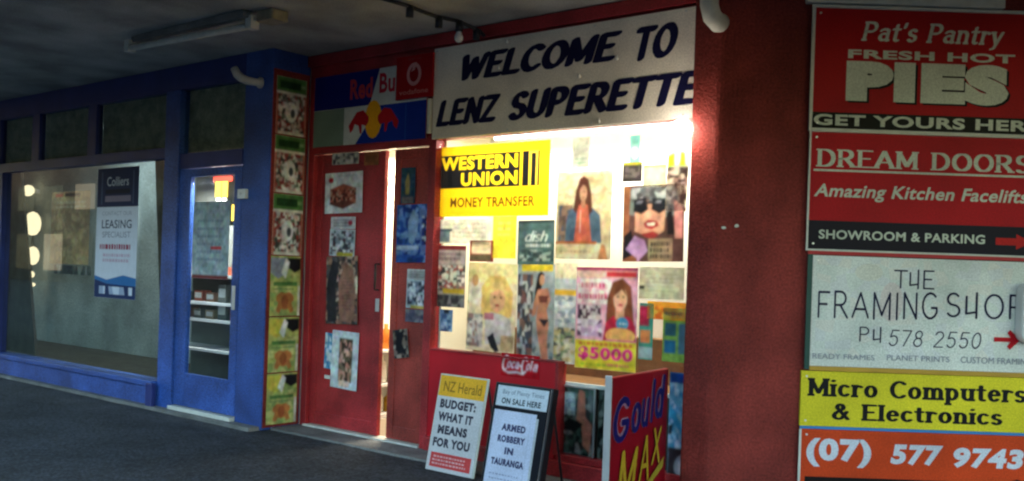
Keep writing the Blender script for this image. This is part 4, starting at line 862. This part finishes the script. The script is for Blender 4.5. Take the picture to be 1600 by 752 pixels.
s = wp((1037, 482, 1075, 566), S(165, 200, 80)); s.rect(0, .82, 1, 1, S(170, 195, 120)); s.rect(.05, .86, .8, .93, S(40, 110, 130)); s.rect(.08, .48, .55, .72, S(60, 110, 125)); s.rect(.08, .16, .55, .4, S(40, 120, 165)); s.rect(.65, .16, .95, .72, S(90, 130, 150)); s.lines(.05, .74, .95, .82, 1, S(200, 200, 60)); s.put('poster', 'lime green poster with blue squares at the lower right of the window', 'poster', 'paper')
s = dposter((903, 419, 999, 579), S(225, 170, 195), y=.020, th=.002)
s.rect(0, .97, 1, 1, S(190, 60, 110)); s.rect(0, .90, .96, .97, S(240, 200, 190)); s.rect(.5, .91, .98, .96, S(215, 60, 70)); s.noise(.02, .64, .58, .89, 6, 4, [S(240, 225, 225), S(230, 170, 190), S(245, 240, 235), S(235, 200, 210)]); s.lines(.04, .66, .56, .88, 2, S(215, 90, 130), .5); s.noise(.03, .49, .42, .63, 6, 3, [S(40, 30, 40), S(200, 190, 195), S(90, 60, 80), S(230, 220, 225)]); s.noise(.03, .32, .44, .49, 5, 3, [S(190, 160, 200), S(215, 190, 220), S(100, 70, 100), S(225, 215, 230)])
s.poly([(.50, .42), (.52, .7), (.60, .86), (.76, .9), (.90, .82), (.93, .62), (.96, .44)], S(130, 75, 50)); s.poly([(.46, .28), (.50, .46), (.62, .53), (.88, .53), (.98, .44), (.99, .28)], S(190, 40, 70)); s.rect(.66, .50, .80, .6, S(215, 160, 130)); s.ell(.73, .70, .11, .12, S(232, 180, 150)); s.poly([(.62, .72), (.66, .83), (.76, .85), (.84, .72), (.75, .79)], S(120, 68, 45)); s.ell(.69, .72, .018, .01, S(70, 40, 40), 8); s.ell(.78, .72, .018, .01, S(70, 40, 40), 8); s.ell(.735, .64, .04, .012, S(190, 60, 70), 10); s.ell(.77, .46, .10, .065, S(70, 150, 190)); s.lines(.70, .44, .84, .48, 1, S(200, 225, 235)); s.ell(.74, .34, .24, .08, S(240, 190, 110)); s.rect(.5, .285, 1, .30, S(225, 100, 160))
s.rect(0, 0, 1, .285, S(222, 215, 60)); s.lines(.04, .225, .96, .275, 1, S(200, 120, 60), .7); s.text('$5000', .06, .08, .95, .22, S(220, 40, 140), .05); s.lines(.1, .02, .9, .07, 1, S(160, 190, 50)); s.lines(.5, .03, .92, .08, 1, S(215, 60, 110), .6)
s.put('poster', 'pink and yellow magazine cover offering $5000 propped in front of the window', 'poster', 'backlit', tilt=R(-.6))

# below the counter, behind the lower glass
s = sheet_at(PF, P4(876, 606, 930, 716), S(95, 95, 90), .068, .002); s.noise(0, 0, 1, 1, 7, 9, [S(58, 60, 58), S(120, 126, 126), S(39, 43, 40), S(158, 151, 145), S(83, 108, 95)]); s.noise(.03, .6, .45, .92, 4, 4, [S(195, 214, 226), S(158, 176, 195), S(233, 245, 245)]); s.poly([(.5, .55), (.55, .98), (.72, .95), (.75, .6), (.95, .5), (.9, .1), (.7, .2), (.65, .5)], S(214, 133, 108)); s.poly([(.0, .45), (.3, .55), (.7, .5), (.5, .38), (.1, .38)], S(33, 33, 35))
pic = s.put('poster', 'dark picture poster with a bare arm below the counter edge', 'poster', 'enamel')
MB().box(-.012, s.w, -.012, -.002, s.h, s.h + .012).box(s.w, s.w + .014, -.012, -.002, 0, s.h + .012).obj('frame', M['silver'], pic)
s = sheet_at(PF, P4(937, 610, 952, 720), S(60, 72, 66), .068, .002); s.noise(0, 0, 1, 1, 2, 9, [S(40, 50, 46), S(80, 95, 88), S(25, 28, 26), S(130, 140, 135)]); s.put('poster', 'narrow dark green paper beside the drink placard below the counter', 'poster', 'enamel')
s = sheet_at(PF, P4(1046, 583, 1080, 752), S(150, 185, 205), -.0, .002); s.w = 2.69 - s.u
s.rect(0, .90, 1, 1, S(20, 60, 130)); s.noise(0, .3, 1, .9, 6, 10, [S(150, 185, 205), S(110, 160, 190), S(190, 205, 215), S(60, 130, 170)]); s.poly([(0, .6), (.5, .45), (1, .25), (1, .32), (.5, .55), (0, .72)], S(50, 140, 180)); s.poly([(0, .78), (.6, .6), (1, .45), (1, .5), (.5, .72), (0, .86)], S(90, 150, 180)); s.rect(0, 0, 1, .3, S(50, 40, 45)); s.ell(.75, .13, .45, .12, S(150, 150, 155)); s.ell(.75, .13, .3, .08, S(190, 190, 195)); s.poly([(0, .5), (.2, .52), (.15, .42), (0, .42)], S(20, 25, 40))
s.place('poster', 'blue and white striped poster squeezed between placard and red pier', 'poster', PF, s.u, .01, s.z, 'paper')

# drink panel lettering on the stall riser
s = Sheet(.30, .17, S(186, 16, 32), .003)
u0, z0, u1, z1 = PF.rect(P4(784, 554, 844, 590), -.006); s = Sheet(u1 - u0, z1 - z0, S(184, 14, 30), .0025)
ck = dict(pw=.19, ph=.12, pa=.5, gap=.05); LW = S(238, 225, 228)
s.pen('C', .03, .22, .20, .92, LW, shear=.3, **ck); s.pen('oca', .16, .36, .48, .66, LW, shear=.3, **ck); s.rect(.475, .47, .545, .54, LW)
s.pen('C', .53, .16, .70, .90, LW, shear=.3, **ck); s.pen('o', .66, .34, .76, .64, LW, shear=.3, **ck); s.pen('l', .76, .34, .84, .90, LW, shear=.3, **ck); s.pen('a', .83, .33, .96, .64, LW, shear=.3, **ck)
s.poly([(.06, .24), (.20, .12), (.42, .18), (.60, .12), (.60, .17), (.42, .25), (.20, .20)], LW)
s.place('drink_logo', 'white script soft drink lettering on the red panel below the window', 'sticker', PF, u0, -.0085, z0, 'enamel')

# ------------------------------------------------------------------ news boards and drink placard
def headboard(label, u0, u1, zt, y0, y1, draw, edge, thick=.025):
    t = Thing('news_board', label, 'news board', PF, (u0 + u1) / 2, y0, .0)
    lean = -math.atan2(y1 - y0, zt); L_ = math.hypot(zt, y1 - y0)
    s = Sheet(u1 - u0, L_, S(205, 205, 205), .004); draw(s)
    o = s.mb.obj('poster_sheet', M['enamel'], t.o); o.location = (u0 - (u0 + u1) / 2, 0, 0.004); o.rotation_euler = (lean, 0, 0)
    w_ = u1 - u0
    f = MB().box(-.012, w_ + .012, .005, .005 + thick, 0, L_ + .01)
    fo = f.obj('board', M[edge], t.o, bev=.004); fo.location = o.location; fo.rotation_euler = o.rotation_euler
    for x in (.02, w_ - .03):
        lg = MB().tube([(x, .175, L_ - .05), (x, .31, .02)], .008, 8).obj('leg', M['black'], t.o, smooth=True); lg.location = (o.location.x, 0, 0)
    return t, s, o
def d1(s):
    s.rect(0, .78, 1, 1, S(235, 175, 45)); s.text('NZ Herald', .10, .83, .92, .94, S(150, 105, 30), .01); s.rect(0, 0, 1, .78, S(205, 203, 205))
    for i, (tx, a, b_) in enumerate((('BUDGET:', .08, .86), ('WHAT IT', .08, .84), ('MEANS', .12, .76), ('FOR YOU', .06, .86))):
        z = .655 - i * .135; s.text(tx, a, z, b_, z + .095, S(60, 58, 72), .06)
    s.rect(.06, .04, .94, .19, S(205, 70, 70)); s.lines(.1, .06, .9, .17, 3, S(225, 170, 170), .5)
headboard('news board with yellow heading and BUDGET headline standing by the red panel', .965, 1.375, .625, -.46, -.335, d1, 'offwhite', .012)
def d2(s):
    s.rect(-.0, 0, 1, 1, S(16, 18, 28)); s.rect(.04, .78, .97, .985, S(205, 215, 225)); s.text('Bay of Plenty Times', .14, .89, .90, .95, S(110, 130, 150), .005); s.text('ON SALE HERE', .14, .805, .86, .865, S(40, 60, 70), .035)
    s.rect(.04, .0, .82, .74, S(205, 212, 235)); s.rect(.72, .02, .735, .72, S(190, 198, 222)); s.rect(.82, .0, .86, .70, S(190, 195, 200))
    for i, (tx, a, b_) in enumerate((('ARMED', .22, .66), ('ROBBERY', .18, .68), ('IN', .34, .5), ('TAURANGA', .12, .72))):
        z = .54 - i * .115; s.text(tx, a, z, b_, z + .07, S(62, 64, 100), .06)
    s.lines(.1, .04, .74, .13, 2, S(150, 158, 190), .3)
headboard('black framed news board with pale blue headline sheet, right of the BUDGET board', 1.475, 1.915, .62, -.48, -.355, d2, 'black', .06)

# drink placard standing out from the wall
o1, o2 = PF.world(2.655, -.82, 0), PF.world(2.565, -.06, 0)
PG = Plane(o1.x, o1.y, math.atan2(o2.y - o1.y, o2.x - o1.x)); GW = (o2 - o1).length
t = Thing('drink_placard', 'tall red placard with blue and yellow lettering standing out from the window', 'placard', PG, GW / 2, 0, 0)
t.part('board', MB().box(0, GW, .004, .030, .02, .80), 'redboard', bev=.003)
t.part('edge_strip', MB().box(-.012, 0, -.006, .034, .0, .812), 'silver', bev=.003)
s = Sheet(GW - .01, .77, S(140, 16, 32), .003)
for dx, cc, pw in ((0, S(150, 112, 140), .30), (0, S(24, 26, 96), .20)):
    s.pen('G', .03, .54, .30, .86, cc, shear=.2, pw=pw, ph=pw * .8, gap=.05)
    s.pen('o', .33, .58, .49, .80, cc, shear=.2, pw=pw, ph=pw * .8); s.pen('u', .50, .60, .64, .82, cc, shear=.2, pw=pw, ph=pw * .8); s.pen('l', .66, .62, .74, .95, cc, shear=.2, pw=pw, ph=pw * .8); s.pen('d', .74, .64, .92, .97, cc, shear=.2, pw=pw, ph=pw * .8)
for dx, cc, pw in ((.012, S(120, 20, 20), .24), (0, S(190, 155, 45), .17)):
    s.pen('M', .10 + dx, .10 - dx, .44 + dx, .48 - dx, cc, shear=.25, pw=pw, ph=.12); s.pen('A', .46 + dx, .20 - dx, .64 + dx, .54 - dx, cc, shear=.2, pw=pw, ph=.12); s.pen('X', .68 + dx, .30 - dx, .86 + dx, .58 - dx, cc, shear=.15, pw=pw, ph=.12)
s.poly([(.12, .0), (.30, .0), (.90, .26), (.92, .34), (.60, .18)], S(165, 145, 50)); s.ell(.8, .04, .1, .05, S(190, 90, 110))
o = s.mb.obj('printed_face', M['enamel'], t.o); o.location = (.005 - GW / 2, 0, .025)

# low dark wall light fittings etc. on the left window
s = sheet_at(PB, [(145, 264), (208, 261), (222, 471), (156, 464)], S(205, 210, 222), .028, .002)
s.rect(0, .70, 1, 1, S(28, 42, 78)); s.text('Colliers', .24, .86, .76, .93, S(190, 200, 215), .0); s.rect(.2, .80, .8, .835, S(20, 26, 50)); s.rect(.2, .74, .82, .785, S(120, 110, 130)); s.rect(.1, .72, .13, .97, S(60, 75, 110)); s.rect(.86, .72, .89, .97, S(60, 75, 110))
s.text('CONTACT OUR', .14, .635, .86, .665, S(150, 155, 175), .0); s.text('LEASING', .14, .535, .86, .60, S(52, 58, 84), .012); s.text('SPECIALIST', .16, .465, .84, .51, S(120, 128, 150), .0)
s.pic = False; s.lines(.1, .37, .92, .42, 1, S(150, 60, 85), .8); s.lines(.18, .27, .86, .35, 2, S(190, 165, 185), .6)
s.poly([(0, .0), (0, .17), (.3, .14), (.7, .18), (1, .16), (1, 0)], S(40, 105, 165)); s.poly([(0, .0), (0, .14), (.3, .11), (1, .10), (1, 0)], S(24, 48, 92)); s.noise(.12, .03, .92, .09, 9, 1, [S(200, 210, 225), S(24, 48, 92), S(150, 165, 190)])
s.put('leasing_poster', 'tall navy and white LEASING SPECIALIST poster in the blue shop window', 'poster', 'paper')
s = sheet_at(PB, [(76, 302), (138, 297), (142, 412), (84, 414)], S(200, 165, 120), .06, .002)
s.noise(0, 0, 1, 1, 5, 8, [S(205, 170, 125), S(190, 160, 125), S(215, 185, 140), S(180, 150, 120)]); s.rect(.1, .93, .3, .97, S(220, 90, 70)); s.rect(.35, .93, .75, .98, S(60, 40, 40)); s.lines(.12, .76, .9, .88, 2, S(220, 205, 180), .6)
s.put('poster', 'faded tan poster in the left part of the blue shop window', 'poster', 'backlit')
s = sheet_at(PB, [(84, 416), (142, 414), (143, 428), (85, 430)], S(70, 80, 90), .06, .002); s.noise(0, 0, 1, 1, 8, 1, [S(70, 80, 90), S(160, 165, 165), S(90, 100, 105)]); s.put('poster', 'narrow dark strip of lettering below the faded tan poster', 'poster')
# long notice on the blue door
u0, z0, u1, z1 = PB.rect([(303, 318), (360, 312), (356, 436), (300, 436)], .012)
s = Sheet(u1 - u0, z1 - z0, S(150, 165, 170), .002); s.noise(0, 0, 1, 1, 5, 8, [S(150, 165, 170), S(140, 155, 160), S(160, 172, 175)]); s.rect(.5, .38, .8, .42, S(190, 60, 60)); s.lines(.1, .2, .9, .8, 6, S(120, 132, 145), .35); s.rect(0, 0, 1, .05, S(120, 50, 50))
s.place('notice', 'long pale notice hanging inside the blue door glass', 'notice', PB, u0, .012, z0, 'paper')
